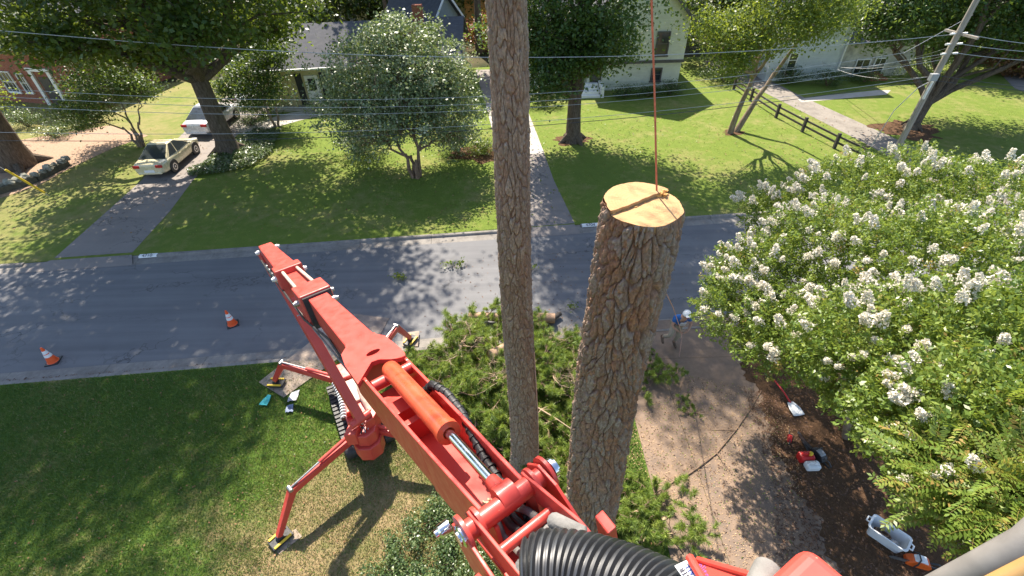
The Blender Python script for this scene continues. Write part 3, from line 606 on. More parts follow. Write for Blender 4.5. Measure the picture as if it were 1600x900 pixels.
cover('ivy_ground_cover', [(292, 268), (318, 258), (345, 232), (400, 205), (440, 205), (425, 240), (395, 262), (345, 272), (300, 278)], 9000, 'leaf_varieg', .22, .12, .08)
# blades of grass on the near lawn
def blades(name, n, x0, x1, y0, y1, h, wd, keep=None):
    q = np.column_stack([RNG.uniform(x0, x1, n), RNG.uniform(y0, y1, n)]); 
    cl = np.sin(q[:, 0] * 2.1 + 2 * np.sin(q[:, 1] * 1.3)) * np.cos(q[:, 1] * 1.9 + np.sin(q[:, 0] * .8))
    d = ((q[:, 0] + 3.6) / 3.4) ** 2 + ((q[:, 1] - 4.4) / 3.2) ** 2
    ok = (RNG.uniform(-1.3, 1, n) < cl + np.clip(1.3 * (d - 1.05), -1.1, 1.5)) & (q[:, 1] * .9972 - q[:, 0] * .0748 < 10.62)
    if keep: ok = (RNG.uniform(.35, 1.6, n) > d * (1 + .35 * cl)) & (q[:, 1] < 10)
    q = q[ok]; n = len(q); a = RNG.uniform(0, 2 * np.pi, n); dx = np.column_stack([np.cos(a), np.sin(a), np.zeros(n)]) * wd
    b = np.column_stack([q, np.zeros(n)]); hh = h * RNG.uniform(.5, 1.3, (n, 1)); bend = RNG.normal(0, .55, (n, 2)) * hh
    tip = b + np.column_stack([bend, hh[:, 0]]); v = np.stack([b - dx, b + dx, tip], 1).reshape(-1, 3)
    tn = np.clip(RNG.normal(.5, .2, n) + .12 * cl[ok] + .3 * np.clip(.9 - d[ok], 0, 1) + np.where(RNG.uniform(0, 1, n) < (.06 if not keep else .75), .45, 0), 0, 1)
    tag(link_mesh(name, np_mesh(name, v, np.arange(3 * n).reshape(n, 3), tn), M['grass']), kind='stuff')
blades('grass', 330000, -17, 3.2, 3.2, 10.9, .06, .008)
blades('dry_grass', 90000, -8.5, 1.5, 3.0, 8.5, .05, .009, 'dry')

# fallen leaves on the lawns
def fallen(name, n, x0, x1, y0, y1, L, mat, tmin, tmax):
    q = np.column_stack([RNG.uniform(x0, x1, n), RNG.uniform(y0, y1, n)]); tt_ = q[:, 1] * .9972 - q[:, 0] * .0748; q = q[(tt_ > tmin) & (tt_ < tmax)]
    v, f = leaf_arrays(np.column_stack([q, np.full(len(q), .045)]), L, L * .6, 1.6); tag(link_mesh(name, np_mesh(name, v, f, RNG.uniform(0, 1, len(q))), M[mat]), kind='stuff')
fallen('fallen_leaves', 900, -14, 3, 3.2, 10.5, .055, 'leaf_brown', 0, 10.5); fallen('clover_patches', 1500, -14, 3, 3.2, 10.5, .05, 'leaf_light', 0, 10.5); fallen('lawn_litter', 1800, -26, 22, 17.8, 34, .09, 'leaf_brown', 17.7, 33); fallen('lawn_weeds', 2600, -16, 20, 17.8, 34, .10, 'leaf_light', 17.7, 33)
# ================================================================== houses
def window(parent, c, r, w, h, frame='white_paint', pane='glass', mun=(1, 1), fw=.07, sill=True, name='window'):
    """c centre on the wall, r unit vector along the wall (to the viewer's right); the wall faces the viewer"""
    c, r = V3(c), V3(r); u = V3((0, 0, 1)); o = np.cross(r, u); o = nrm(o) * .05
    mb = MB()
    for s in (-1, 1):
        mb.box(c + r * s * (w / 2 - fw / 2) + o, r * fw / 2, o * .9, u * (h / 2)); mb.box(c + u * s * (h / 2 - fw / 2) + o, r * (w / 2 - fw), o * .88, u * fw / 2)
    fr = mb.build(name, M[frame], parent)
    mb = MB(); mb.box(c + o * .35, r * (w / 2 - fw - .001), o * .3, u * (h / 2 - fw - .001)); mb.build('pane', M[pane], fr)
    mb = MB()
    for i in range(1, mun[0] + 1): mb.box(c + r * (w * (i / (mun[0] + 1) - .5)) + o * .8, r * .016, o * .25, u * (h / 2 - fw - .002))
    for i in range(1, mun[1] + 1): mb.box(c + u * (h * (i / (mun[1] + 1) - .5)) + o * .82, r * (w / 2 - fw - .002), o * .25, u * .022)
    mb.build('glazing_bar', M[frame], fr)
    if sill: mb = MB(); mb.box(c - u * (h / 2 + .035) + o * 1.3, r * (w / 2 + .06), o * 1.3, u * .034); mb.build('sill', M[frame], fr)
    return fr
def roof_plane(parent, a, b, c, d, mat='shingle', th=.09, name='roof'):
    """eave a-b, ridge d-c"""
    a, b, c, d = map(V3, (a, b, c, d)); n = nrm(np.cross(b - a, d - a)); n = n if n[2] > 0 else -n
    mb = MB(); mb.prism([a, b, c, d], -n * th); return mb.build(name, M[mat], parent)

# yellow house with the grey roof
yh = thing('yellow_house', 'low yellow house with a long grey shingle roof behind the bushy tree', 'house', (-9.8, 35.2, 0))
sl_ = .10
def yw(x, dy=0, z=0): return V3((x, 36.2 + sl_ * x + dy, z))     # front wall line
rr_ = nrm((1, sl_, 0)); XL, XR = -17.0, -3.4
mb = MB(); mb.prism([yw(XL), yw(XR), yw(XR, 8), yw(XL, 8)], (0, 0, 2.72)); mb.build('wall', M['siding_yellow'], yh)
rf = roof_plane(yh, yw(XL - .5, -.55, 2.66), yw(XR + .4, -.55, 2.66), yw(XR + .4, 4, 4.62), yw(XL - .5, 4, 4.62))
roof_plane(yh, yw(XL - .5, 8.55, 2.66), yw(XR + .4, 8.55, 2.66), yw(XR + .4, 4.02, 4.62), yw(XL - .5, 4.02, 4.62))
for x in (XL, XR): mb = MB(); mb.prism([yw(x + .02, .05, 2.7), yw(x + .02, 7.95, 2.7), yw(x + .02, 4, 4.45)], (-.04, 0, 0)); mb.build('gable', M['siding_yellow'], yh)
mb = MB(); mb.bar(yw(XL - .5, -.60, 2.62), yw(XR + .4, -.60, 2.62), .10, .11); mb.build('gutter', M['white_paint'], yh)
mb = MB(); mb.box(yw(-6.2, 3.2, 4.9), (.35, 0, 0), (0, .3, 0), (0, 0, .7)); mb.build('chimney', M['brick'], yh, bevel=.02)
def shutter(c, h, w=.36):
    mb = MB(); u = V3((0, 0, 1)); o = V3((.1, -1, 0)) * .03; mb.box(V3(c) + o, rr_ * w / 2, o, u * h / 2)
    for k in range(9): mb.box(V3(c) + o * 2.1 + u * (h * ((k + .5) / 9 - .5)), rr_ * (w / 2 - .05), o * .3, u * h / 30)
    mb.build('shutter', M['shutter'], yh)
for xc in (-11.2, -6.6):
    window(yh, yw(xc, -.03, 1.55), rr_, 1.0, 1.55, mun=(2, 3)); shutter(yw(xc - .75, -.02, 1.55), 1.6); shutter(yw(xc + .75, -.02, 1.55), 1.6)
# porch: door, side light, posts
mb = MB(); mb.box(yw(-13.55, -.05, 1.05), rr_ * .45, (0, .04, 0), (0, 0, 1.04)); dr = mb.build('door', M['white_paint'], yh)
mb = MB(); mb.box(yw(-13.55, -.10, 1.5), rr_ * .25, (0, .012, 0), (0, 0, .4)); mb.build('pane', M['glass'], dr)
mb = MB(); mb.lathe(yw(-13.2, -.12, 1.0), (0, -1, 0), [(0, .03), (.05, .035), (.06, .0)], 8); mb.build('handle', M['steel'], dr)
shutter(yw(-12.75, -.02, 1.2), 2.1, .45); shutter(yw(-14.4, -.02, 1.2), 2.1, .45)
for x in (-15.9, -14.85): mb = MB(); mb.box(yw(x, -.42, 1.33), rr_ * .07, (0, .07, 0), (0, 0, 1.31)); mb.build('porch_post', M['siding_yellow'], yh)
mb = MB(); mb.prism([yw(-16.5, -.9), yw(-12.3, -.9), yw(-12.3, -.003), yw(-16.5, -.003)], (0, 0, .14)); mb.build('porch_floor', M['path'], yh)
# garage with the small gable behind
ga = thing('garage', 'grey roofed garage with a small white trimmed gable behind the yellow house', 'garage', (-3.6, 45, 0))
gl, gr, gp = PY(656, 24, 43.0), PY(690, 28, 45.2), PY(668, 8, 44.0)
g_r = nrm(V3((gr[0] - gl[0], gr[1] - gl[1], 0))); g_b = V3((-g_r[1], g_r[0], 0)); gz = 3.9; wd = 3.4; mid = V3((-4.9, 44.4, 0)); apx = mid + V3((0, 0, gz + 1.75))
mb = MB(); mb.prism([mid - g_r * wd / 2, mid + g_r * wd / 2, mid + g_r * wd / 2 + g_b * 5, mid - g_r * wd / 2 + g_b * 5], (0, 0, gz)); mb.build('wall', M['siding_green'], ga)
mb = MB(); mb.prism([mid - g_r * wd / 2 + V3((0, 0, gz)), mid + g_r * wd / 2 + V3((0, 0, gz)), apx], g_b * 5); mb.build('gable', M['siding_green'], ga)
for s in (-1, 1):
    e0 = mid + g_r * s * (wd / 2 + .35) + V3((0, 0, gz - .36)); roof_plane(ga, e0 - g_b * .35, e0 + g_b * 5.3, apx + g_b * 5.3 + V3((0, 0, .08)), apx - g_b * .35 + V3((0, 0, .08)))
    mb = MB(); mb.bar(e0 - g_b * .40, apx - g_b * .40 + V3((0, 0, .03)), .06, .16); mb.build('rake_board', M['white_paint'], ga)
# white two storey house
wh = thing('white_house', 'white two storey gabled house with dark framed windows behind the maple', 'house', (8, 37, 0))
WY = 36.4
mb = MB(); mb.abox(6.0, 12.75, WY + .12, WY + 9, 0, 2.0); mb.build('wall', M['siding_white'], wh)
mb = MB(); mb.prism([(5.95, WY, 2.0), (12.8, WY, 2.0), (12.8, WY, 4.75), (9.3, WY, 8.1), (5.95, WY, 4.75)], (0, 9.2, 0)); mb.build('wall', M['siding_white'], wh)
mb = MB(); mb.box((9.37, WY - .02, 1.95), (3.46, 0, 0), (0, .10, 0), (0, 0, .09)); mb.build('band', M['band_dark'], wh)
mb = MB(); mb.abox(1.2, 5.99, WY + 1.6, WY + 9, 0, 4.3); mb.build('wall', M['siding_white'], wh)
roof_plane(wh, (13.3, WY - .4, 4.28), (13.3, WY + 9.4, 4.28), (9.3, WY + 9.4, 8.22), (9.3, WY - .4, 8.22)); roof_plane(wh, (5.4, WY - .4, 4.28), (5.4, WY + 9.4, 4.28), (9.28, WY + 9.4, 8.22), (9.28, WY - .4, 8.22))
roof_plane(wh, (.8, WY + 1.1, 4.15), (5.9, WY + 1.1, 4.15), (5.9, WY + 5, 6.2), (.8, WY + 5, 6.2))
for s, x in ((1, 13.3), (-1, 5.4)): mb = MB(); mb.bar((x, WY - .44, 4.2), (9.3, WY - .44, 8.14), .06, .2); mb.build('rake_board', M['band_dark'], wh)
for px, py, w_, h_ in ((1035, 68, .92, 1.55), (1025, 116, .78, .92)):
    c = PY(px, py, WY + (0 if h_ > 1 else .12)); window(wh, c - V3((0, .02, 0)), (1, 0, 0), w_, h_, 'band_dark', mun=(0, 1), fw=.085)
for x, z in ((3.4, 1.5), (2.2, 1.5)): window(wh, (x, WY + 1.58, z), (1, 0, 0), .85, 1.3, mun=(1, 1))
window(wh, (7.6, WY - .02, 3.2), (1, 0, 0), .9, 1.5, 'band_dark', mun=(0, 1), fw=.085)
mb = MB(); mb.box((6.6, WY + .08, 1.05), (.42, 0, 0), (0, .04, 0), (0, 0, 1.0)); mb.build('door', M['door_dark'], wh)
for k in range(4):
    mb = MB(); mb.abox(5.0, 6.75, WY - .32 - .42 * k, WY + .1 - .42 * k + (0 if k else 0), 0, .62 - .155 * k); mb.build('step', M['white_paint'], wh, bevel=.012)
mb = MB(); mb.abox(6.8, 7.0, WY - 1.6, WY + .08, 0, .75); mb.build('step_wall', M['white_paint'], wh, bevel=.015)
# pale blue house
ph = thing('pale_blue_house', 'pale blue house with a white downspout beside the paved driveway', 'house', (24, 40, 0))
mb = MB(); mb.abox(19.8, 25.2, 37.6, 46, 0, 5.4); mb.build('wall', M['siding_blue'], ph)
roof_plane(ph, (19.3, 37.0, 5.3), (25.7, 37.0, 5.3), (25.7, 42, 7.2), (19.3, 42, 7.2)); roof_plane(ph, (19.3, 46.6, 5.3), (25.7, 46.6, 5.3), (25.7, 42.02, 7.2), (19.3, 42.02, 7.2))
mb = MB(); mb.abox(25.21, 31.0, 38.2, 46, 0, 2.6); mb.build('wall', M['stone_wall'], ph)
roof_plane(ph, (25.22, 37.6, 2.5), (31.5, 37.6, 2.5), (31.5, 42, 4.2), (25.22, 42, 4.2))
window(ph, PY(1236, 100, 37.58), (1, 0, 0), .7, 1.6, mun=(0, 2)); window(ph, PY(1292, 112, 38.18), (1, 0, 0), 1.3, 1.05, mun=(2, 1)); window(ph, PY(1345, 105, 38.18), (1, 0, 0), 1.1, 1.2, mun=(1, 1)); window(ph, PY(1372, 103, 38.18), (1, 0, 0), .9, 1.2, mun=(1, 1))
window(ph, (23.6, 37.58, 4.1), (1, 0, 0), .8, 1.2, mun=(1, 1))
mb = MB(); mb.tube([(25.05, 37.5, 5.2), (25.05, 37.5, .1), (25.2, 37.3, .05)], .06, 8); mb.build('downspout', M['white_paint'], ph)
mb = MB(); mb.abox(27.6, 28.6, 37.3, 38.19, 0, .35); mb.build('step', M['brick'], ph, bevel=.02); mb = MB(); mb.abox(27.4, 28.8, 36.9, 37.29, 0, .18); mb.build('step', M['brick'], ph, bevel=.02)
# brick house at the left
bh = thing('brick_house', 'red brick house with a white framed entrance at the upper left corner', 'house', (-38, 41, 0))
bx = nrm((1, -.30, 0)); by = V3((-bx[1], bx[0], 0)); b0 = V3((-33.2, 36.6, 0))
def bw(s, d=0, z=0): return b0 + bx * s + by * d + V3((0, 0, z))
mb = MB(); mb.prism([bw(-14), bw(2.2), bw(2.2, 9), bw(-14, 9)], (0, 0, 4.2)); mb.build('wall', M['brick'], bh)
roof_plane(bh, bw(-14.5, -.7, 4.1), bw(2.7, -.7, 4.1), bw(2.7, 4.5, 6.6), bw(-14.5, 4.5, 6.6)); roof_plane(bh, bw(-14.5, 9.7, 4.1), bw(2.7, 9.7, 4.1), bw(2.7, 4.52, 6.6), bw(-14.5, 4.52, 6.6))
mb = MB(); mb.bar(bw(-14.5, -.76, 4.04), bw(2.7, -.76, 4.04), .12, .16); mb.build('gutter', M['white_paint'], bh)
for s in (-1.25, .55): mb = MB(); mb.box(bw(s, -.08, 1.2), bx * .16, by * .07, (0, 0, 1.2)); mb.build('door_surround', M['white_paint'], bh, bevel=.01)
mb = MB(); mb.box(bw(-.35, -.09, 2.52), bx * 1.15, by * .08, (0, 0, .11)); mb.build('door_surround', M['white_paint'], bh, bevel=.01)
mb = MB(); mb.box(bw(-.35, -.04, 1.02), bx * .5, by * .03, (0, 0, 1.0)); d_ = mb.build('door', M['door_dark'], bh)
mb = MB(); mb.lathe(bw(.05, -.09, 1.0), -by, [(0, .03), (.04, .03), (.05, 0)], 8); mb.build('handle', M['steel'], d_)
window(bh, bw(-4.2, -.02, 1.5), bx, 1.3, 1.5, mun=(2, 1)); window(bh, bw(-8.5, -.02, 1.5), bx, 1.3, 1.5, mun=(2, 1)); window(bh, bw(-2.6, -.02, 1.5), bx, .7, 1.4, mun=(1, 1))
# far yellow house and board fences behind the woods edge
fy = thing('far_house', 'pale yellow house wall glimpsed between the dark bare trunks', 'house', (-9, 62, 0))
mb = MB(); mb.abox(-17, -3.5, 62, 70, 0, 5.2); mb.build('wall', M['siding_yellow'], fy); roof_plane(fy, (-17.5, 61.4, 5.1), (-3, 61.4, 5.1), (-3, 66, 7.5), (-17.5, 66, 7.5))
for x in (-14.5, -11, -7): window(fy, (x, 61.98, 2.4), (1, 0, 0), 1.1, 1.6, mun=(1, 1))
def board_fence(name, lab, a, b, h, mat, n):
    a, b = V3(a), V3(b); root = thing(name, lab, 'fence', a); d = (b - a) / n; me = None
    for i in range(n):
        if me is None:
            mb = MB(); mb.box(a + d * .5 + V3((0, 0, h / 2)), d * .48, nrm(np.cross(d, (0, 0, 1))) * .012, (0, 0, h / 2)); o = mb.build('board', M[mat], root); me = o.data
        else: o = bpy.data.objects.new('board', me); COL.objects.link(o); o.parent = root; o.location = tuple(d * i)
    for z in (h * .25, h * .8): mb = MB(); mb.bar(a + V3((0, .05, z)), b + V3((0, .05, z)), .04, .09); mb.build('rail', M[mat], root)
board_fence('board_fence', 'brown board fence beyond the end of the middle driveway', (-2.6, 52.6, 0), (5.5, 53.4, 0), 1.9, 'fence_brown', 34)
board_fence('board_fence', 'orange brown board fence glimpsed above the garage roof', (-4.2, 58, 0), (-1.2, 58.3, 0), 4.2, 'cardboard', 14)
board_fence('board_fence', 'weathered low board fence at the far right behind the lawn', (38, 40.5, 0), (55, 42, 0), 1.5, 'fence_brown', 56)

# ================================================================== stone border, fence, pole, wires
sb = thing('stone_border', 'mossy timber and stone border holding the pine straw bed at left', 'garden wall', P(60, 285, 0))
pa = [P(-60, 322), P(0, 303), (P(60, 283)), P(108, 258)]
for i in range(3):
    mb = MB(); a, b = V3(pa[i]), V3(pa[i + 1]); mb.bar(a + V3((0, 0, .16)), b + (a - b) * .01 + V3((0, 0, .16)), .30, .34); mb.build('timber', M['timber'], sb, bevel=.03)
def rock(c, r, seed, sq=.7):
    bm = bmesh.new(); bmesh.ops.create_icosphere(bm, subdivisions=2, radius=1); g = np.random.default_rng(seed); ph_ = g.uniform(0, 6, 6)
    mb = MB(); vs = []
    for v in bm.verts:
        p = V3(v.co); k = 1 + .16 * math.sin(3 * p[0] + ph_[0]) + .14 * math.sin(4 * p[1] + ph_[1]) + .12 * math.sin(5 * p[2] + ph_[2]); vs.append(V3(c) + p * k * V3((r, r * .85, r * sq)))
    mb.add(vs, [[v.index for v in f.verts] for f in bm.faces]); bm.free(); return mb
for k in range(15):
    q = k / 14 * 2.999; i = int(q); p = V3(pa[i]) + (V3(pa[i + 1]) - V3(pa[i])) * (q - i); rock(p + V3((RNG.normal(0, .05), .15, .36)), random.uniform(.16, .30), k).build('stone', M['moss_stone'], sb)
fn = thing('rail_fence', 'dark post and rail fence along the left side of the paved driveway', 'fence', P(1210, 182, 0))
fp = [P(px, py, 0) for px, py in ((1146, 140), (1172, 158), (1212, 184), (1253, 206), (1303, 232), (1345, 252))]
for p in fp: mb = MB(); mb.box(p + V3((0, 0, .42)), (.075, 0, 0), (0, .075, 0), (0, 0, .45)); mb.build('post', M['dark_wood'], fn, bevel=.012)
for a, b in zip(fp[:-1], fp[1:]):
    for z in (.68, .36): d_ = nrm(b - a) * .085; mb = MB(); mb.bar(a + d_ + V3((0, 0, z)), b - d_ + V3((0, 0, z - .02)), .05, .10); mb.build('rail', M['dark_wood'], fn)
up = thing('utility_pole', 'tall weathered wooden utility pole with cross arms at upper right', 'utility pole', (20.66, 23.66, 0))
mb = MB(); mb.tube([(20.66, 23.66, -.2), (20.7, 23.66, 4), (20.86, 23.66, 9.5)], [.15, .135, .11], 14); mb.build('pole', M['pole'], up, smooth=True)
rd = RF(1, 0); rn = RF(0, 1)
PZ = [5.94, 5.51, 5.10]
ins = []
for z in PZ[:1]:
    mb = MB(); mb.bar(V3((20.76, 23.5, z)) - rn * .9 + V3((0, .0, 0)), V3((20.76, 23.5, z)) + rn * .9, .09, .11); mb.build('cross_arm', M['pole'], up, bevel=.01)
for i, z in enumerate(PZ):
    for s in (-1, 1):
        c = V3((20.74 + .02 * i, 23.62, z)) + rd * s * .26; mb = MB(); mb.tube([c - rd * s * .12, c - rd * s * .02, c + rd * s * .02, c + rd * s * .06, c + rd * s * .10, c + rd * s * .14], [.02, .05, .03, .055, .03, .05], 10); mb.build('insulator', M['white_plastic'], up, smooth=True)
mb = MB(); mb.box((20.42, 23.4, 4.12), (.17, 0, 0), (0, .11, 0), (0, 0, .16)); mb.build('junction_box', M['grey_plastic'], up, bevel=.02)
mb = MB(); mb.tube([(20.55, 23.48, 3.9), (20.50, 23.45, 3.2), (20.53, 23.47, 3.1)], .055, 10); mb.build('conduit', M['white_plastic'], up, smooth=True)
mb = MB(); mb.tube([(20.42, 23.4, 3.97), (20.1, 23.6, 3.6), (19.7, 23.9, 2.4), (19.5, 24.1, .0)], .02, 6); mb.build('ground_wire', M['wire'], up)
def wire(label, name, pts, rad, mat='wire', group='overhead cables across the street', cat='cable'):
    mb = MB(); mb.tube(pts, rad, 5, False); o = mb.build(name, M[mat]); 
    return tag(o, label, cat, group)
def plane_pt(px, py, t_=22.1):
    r = ray(px, py); k = t_ / (r[1] * .9972 - r[0] * .0748); return EYE + r * k
def span(label, pl, pr, sag, rad, mat, cont=True):
    """pixels on the cable at left and at the pole; extended past both edges of the picture"""
    a, b = plane_pt(*pl), plane_pt(*pr); d = b - a; a2 = a - d * .9; pts = []
    for i in range(33):
        k = i / 32; p = a2 + (b - a2) * k; q = (p - a); kk = np.dot(q, d) / np.dot(d, d); p[2] = a[2] + d[2] * kk - sag * 4 * kk * (1 - kk) if 0 <= kk <= 1 else (a[2] + d[2] * kk + (sag * .9 * abs(kk)))
        pts.append(p)
    wire(label, 'power_line', pts, rad, mat)
span('topmost pale cable crossing above the roofs', (0, 47), (1505, 52), 1.0, .014, 'wire')
# middle three and lower two
for lab, l, r_, sag, mat in (('pale cable, upper of the middle three at the trunk', (0, 138), (1497, 68), 1.3, 'wire'), ('pale cable, centre one of the middle three', (0, 150), (1488, 82), 1.3, 'wire'), ('pale cable, lowest of the middle three', (0, 165), (1480, 92), 1.25, 'wire'),
                             ('pale communication cable, upper of the lowest pair', (0, 206), (1450, 120), 1.0, 'wire'), ('black communication cable, lowest over the lawns', (0, 219), (1447, 126), .95, 'wire_dark')):
    span(lab, l, r_, sag, .010 if mat == 'wire' else .015, mat)
for i, (y0, y1) in enumerate(((52, 59), (68, 72), (82, 86), (116, 128), (124, 134))):
    a = plane_pt((1505, 1497, 1488, 1452, 1448)[i], y0); b = plane_pt(1600, y1); d = b - a
    wire('cable running right from the utility pole', 'power_line', [a + d * k - V3((0, 0, .25 * 4 * (k / 3) * (1 - k / 3))) for k in np.linspace(0, 3, 13)], .013, 'wire' if i < 3 else 'wire_dark', 'cables right of the pole')
ho = V3((25.0, 37.55, 4.6))
for i, (px, py) in enumerate(((1450, 120), (1488, 84), (1496, 70))):
    a = plane_pt(px, py); b = PY(1285, 96 + 3 * i, 37.5); wire('thin service cable dropping to the pale blue house', 'service_cable', [a + (b - a) * k - V3((0, 0, .5 * 4 * k * (1 - k))) for k in np.linspace(0, 1, 10)], .011, 'wire', 'service cables to the house')
gy = thing('guy_wire', 'yellow guarded guy wire slanting into the lawn at far left', 'guy wire', P(78, 306, 0))
g0, g1 = P(78, 306, 0), P(8, 265, 1.75); mb = MB(); mb.tube([g0 + (g1 - g0) * .12, g1], .05, 8); mb.build('guard', M['yellow'], gy); mb = MB(); mb.tube([g0 - V3((0, 0, .05)), g1 + (g1 - g0) * 4], .012, 5); mb.build('cable', M['wire'], gy)

# ================================================================== cars
def car(label, base, heading, Lc, Wc, Hc, paint, hatch=False):
    """base = ground centre, heading = angle of the nose from +Y (counter clockwise)"""
    root = thing('parked_car', label, 'car', base)
    ca, sa = math.cos(heading), math.sin(heading); b = V3(base)
    def T(x, y, z): return b + V3((x * ca - y * sa, x * sa + y * ca, z))
    h = Lc / 2; sill = .20; hw = Wc / 2
    def loft(secs, name, mat, par):
        mb = MB(); n = None
        for y, prof in secs:
            n = len(prof); mb.v.extend([tuple(T(x, y, z)) for x, z in prof])
        m = len(secs)
        for i in range(m - 1):
            for j in range(n): mb.f.append((i * n + j, i * n + (j + 1) % n, (i + 1) * n + (j + 1) % n, (i + 1) * n + j))
        mb.f.append(tuple(range(n - 1, -1, -1))); mb.f.append(tuple((m - 1) * n + j for j in range(n)))
        o = mb.build(name, M[mat], par, smooth=True); bm = bmesh.new(); bm.from_mesh(o.data); bmesh.ops.recalc_face_normals(bm, faces=bm.faces); bm.to_mesh(o.data); bm.free()
        md = o.modifiers.new('sub', 'SUBSURF'); md.levels = 2; md.render_levels = 2; return o
    def sec(w, z0, z1, belt=.62):
        zm = z0 + (z1 - z0) * belt; return [(-w * .86, z0), (w * .86, z0), (w * .97, z0 + .08), (w, zm), (w * .95, z1 - .05), (w * .78, z1), (-w * .78, z1), (-w * .95, z1 - .05), (-w, zm), (-w * .97, z0 + .08)]
    deck = .62 * Hc + .02; hood = .60 * Hc
    body = loft([(-h, sec(hw * .80, .34, deck - .14)), (-h + .03, sec(hw * .88, .27, deck - .05)), (-h + .25, sec(hw * .96, .21, deck)), (-h * .5, sec(hw, sill, deck + .02)), (0, sec(hw, sill, deck)), (h * .40, sec(hw, sill, deck - .01)), (h * .75, sec(hw * .96, .21, hood)), (h - .12, sec(hw * .88, .24, hood - .10)), (h, sec(hw * .76, .32, hood - .22))], 'body', paint, root)
    zb, zt = deck - .03, Hc; y0, y1, y2, y3 = (-h + (.26 if hatch else .58), -h + (.70 if hatch else 1.52), h * .04, h * .56)
    wb, wt = hw * .93, hw * .66
    def cab(y, w_, z): return [(-w_, z)] and None
    mb = MB()
    bot = [(-wb * .94, y0), (wb * .94, y0), (wb, -h * .2), (wb * .96, y3), (-wb * .96, y3), (-wb, -h * .2)]; top = [(-wt * .95, y1), (wt * .95, y1), (wt, (y1 + y2) / 2), (wt * .95, y2), (-wt * .95, y2), (-wt, (y1 + y2) / 2)]
    mb.add([T(x, y, zb) for x, y in bot] + [T(x, y, zt - .04) for x, y in top] + [T(x * .86, y * .97 + .0, zt) for x, y in top], [(0, 1, 7, 6), (1, 2, 8, 7), (2, 3, 9, 8), (3, 4, 10, 9), (4, 5, 11, 10), (5, 0, 6, 11), (6, 7, 13, 12), (7, 8, 14, 13), (8, 9, 15, 14), (9, 10, 16, 15), (10, 11, 17, 16), (11, 6, 12, 17), (12, 13, 14, 15, 16, 17)])
    o = mb.build('cabin', M[paint], root, smooth=True, bevel=.06); o.modifiers['bevel'].segments = 4; o.modifiers['bevel'].angle_limit = R(12)
    def pane(name, c4, ins, off=.012):
        c4 = [V3(T(*p)) for p in c4]; cen = sum(c4) / 4; n = nrm(np.cross(c4[1] - c4[0], c4[3] - c4[0])); mid_ = T(0, 0, zb); n = n if np.dot(n, cen - mid_) > 0 else -n
        q = []
        for k in range(4):
            v = c4[k] - cen; q.append(cen + v * (1 - ins))
        mb = MB(); mb.prism([p + n * off for p in q], -n * off * 1.5); mb.build(name, M['car_glass'], root)
    zt2 = zt - .05
    pane('rear_window', [(-wb * .94, y0, zb + .02), (wb * .94, y0, zb + .02), (wt * .95, y1, zt2), (-wt * .95, y1, zt2)], .055)
    pane('windshield', [(-wb * .96, y3, zb), (wb * .96, y3, zb), (wt * .95, y2, zt2), (-wt * .95, y2, zt2)], .05)
    for s in (-1, 1):
        ym = -h * .06
        def lerp(a, c_, k): return tuple(a[i] + (c_[i] - a[i]) * k for i in range(3))
        B0, B1, B2 = (s * wb * .94, y0, zb), (s * wb, -h * .2, zb), (s * wb * .96, y3, zb); T0, T1, T2 = (s * wt * .95, y1, zt2), (s * wt, (y1 + y2) / 2, zt2), (s * wt * .95, y2, zt2)
        pane('side_window', [lerp(B0, B1, .28), lerp(B0, B1, .98), lerp(T0, T1, .98), lerp(T0, T1, .10)], .05)
        pane('side_window', [lerp(B1, B2, .03), lerp(B1, B2, .88), lerp(T1, T2, .96), lerp(T1, T2, .03)], .05)
        mb = MB(); mb.box(T(s * (hw + .05), h * .36, zb + .06), V3(T(.07, 0, 0)) - b, V3(T(0, .05, 0)) - b, (0, 0, .05)); mb.build('mirror', M[paint], root, bevel=.02)
        mb = MB(); mb.box(T(s * hw * .68, -h + .025, deck - .17), V3(T(hw * .20, 0, 0)) - b, V3(T(0, .05, 0)) - b, (0, 0, .075)); mb.build('tail_lamp', M['tail'], root, bevel=.02)
        mb = MB(); mb.box(T(s * hw * .60, h - .06, hood - .22), V3(T(hw * .18, 0, 0)) - b, V3(T(0, .07, 0)) - b, (0, 0, .06)); mb.build('headlight', M['white_plastic'], root, bevel=.02)
        for k in (-.02, .34):
            mb = MB(); mb.box(T(s * (hw * .998 + .006), -h * .12 + k * h, zb - .12), V3(T(.012, 0, 0)) - b, V3(T(0, .08, 0)) - b, (0, 0, .016)); mb.build('door_handle', M[paint], root)
        for yy in (-h * .58, h * .60):
            mb = MB(); ax = V3(T(s, 0, 0)) - b; mb.lathe(T(s * (hw - .20), yy, .31), ax, [(0, .29), (.02, .31), (.18, .31), (.205, .29), (.206, .20)], 22); wl = mb.build('wheel', M['black_rubber'], root, smooth=True)
            mb = MB(); mb.lathe(T(s * (hw - .19), yy, .31), ax, [(0, .20), (.185, .205), (.200, .19), (.19, .06), (.205, .05), (.206, 0)], 20); mb.build('rim', M['rim'], wl, smooth=True)
            mb = MB(); mb.lathe(T(s * (hw - .12), yy, .33), ax, [(0, .36), (.118, .365), (.119, .0)], 24); mb.build('wheel_arch', M['black_rubber'], root)
    mb = MB(); mb.box(T(0, -h - .005, .44), V3(T(.26, 0, 0)) - b, V3(T(0, .012, 0)) - b, (0, 0, .065)); mb.build('number_plate', M['white_plastic'], root)
    mb = MB(); mb.box(T(0, -h - .0, .33), V3(T(hw * .72, 0, 0)) - b, V3(T(0, .04, 0)) - b, (0, 0, .06)); mb.build('bumper', M[paint], root, bevel=.03)
    return root
car('beige sedan parked in the left driveway nearest the street', (-19.05, 25.55, .006), R(1.5), 4.05, 1.72, 1.36, 'car_beige')
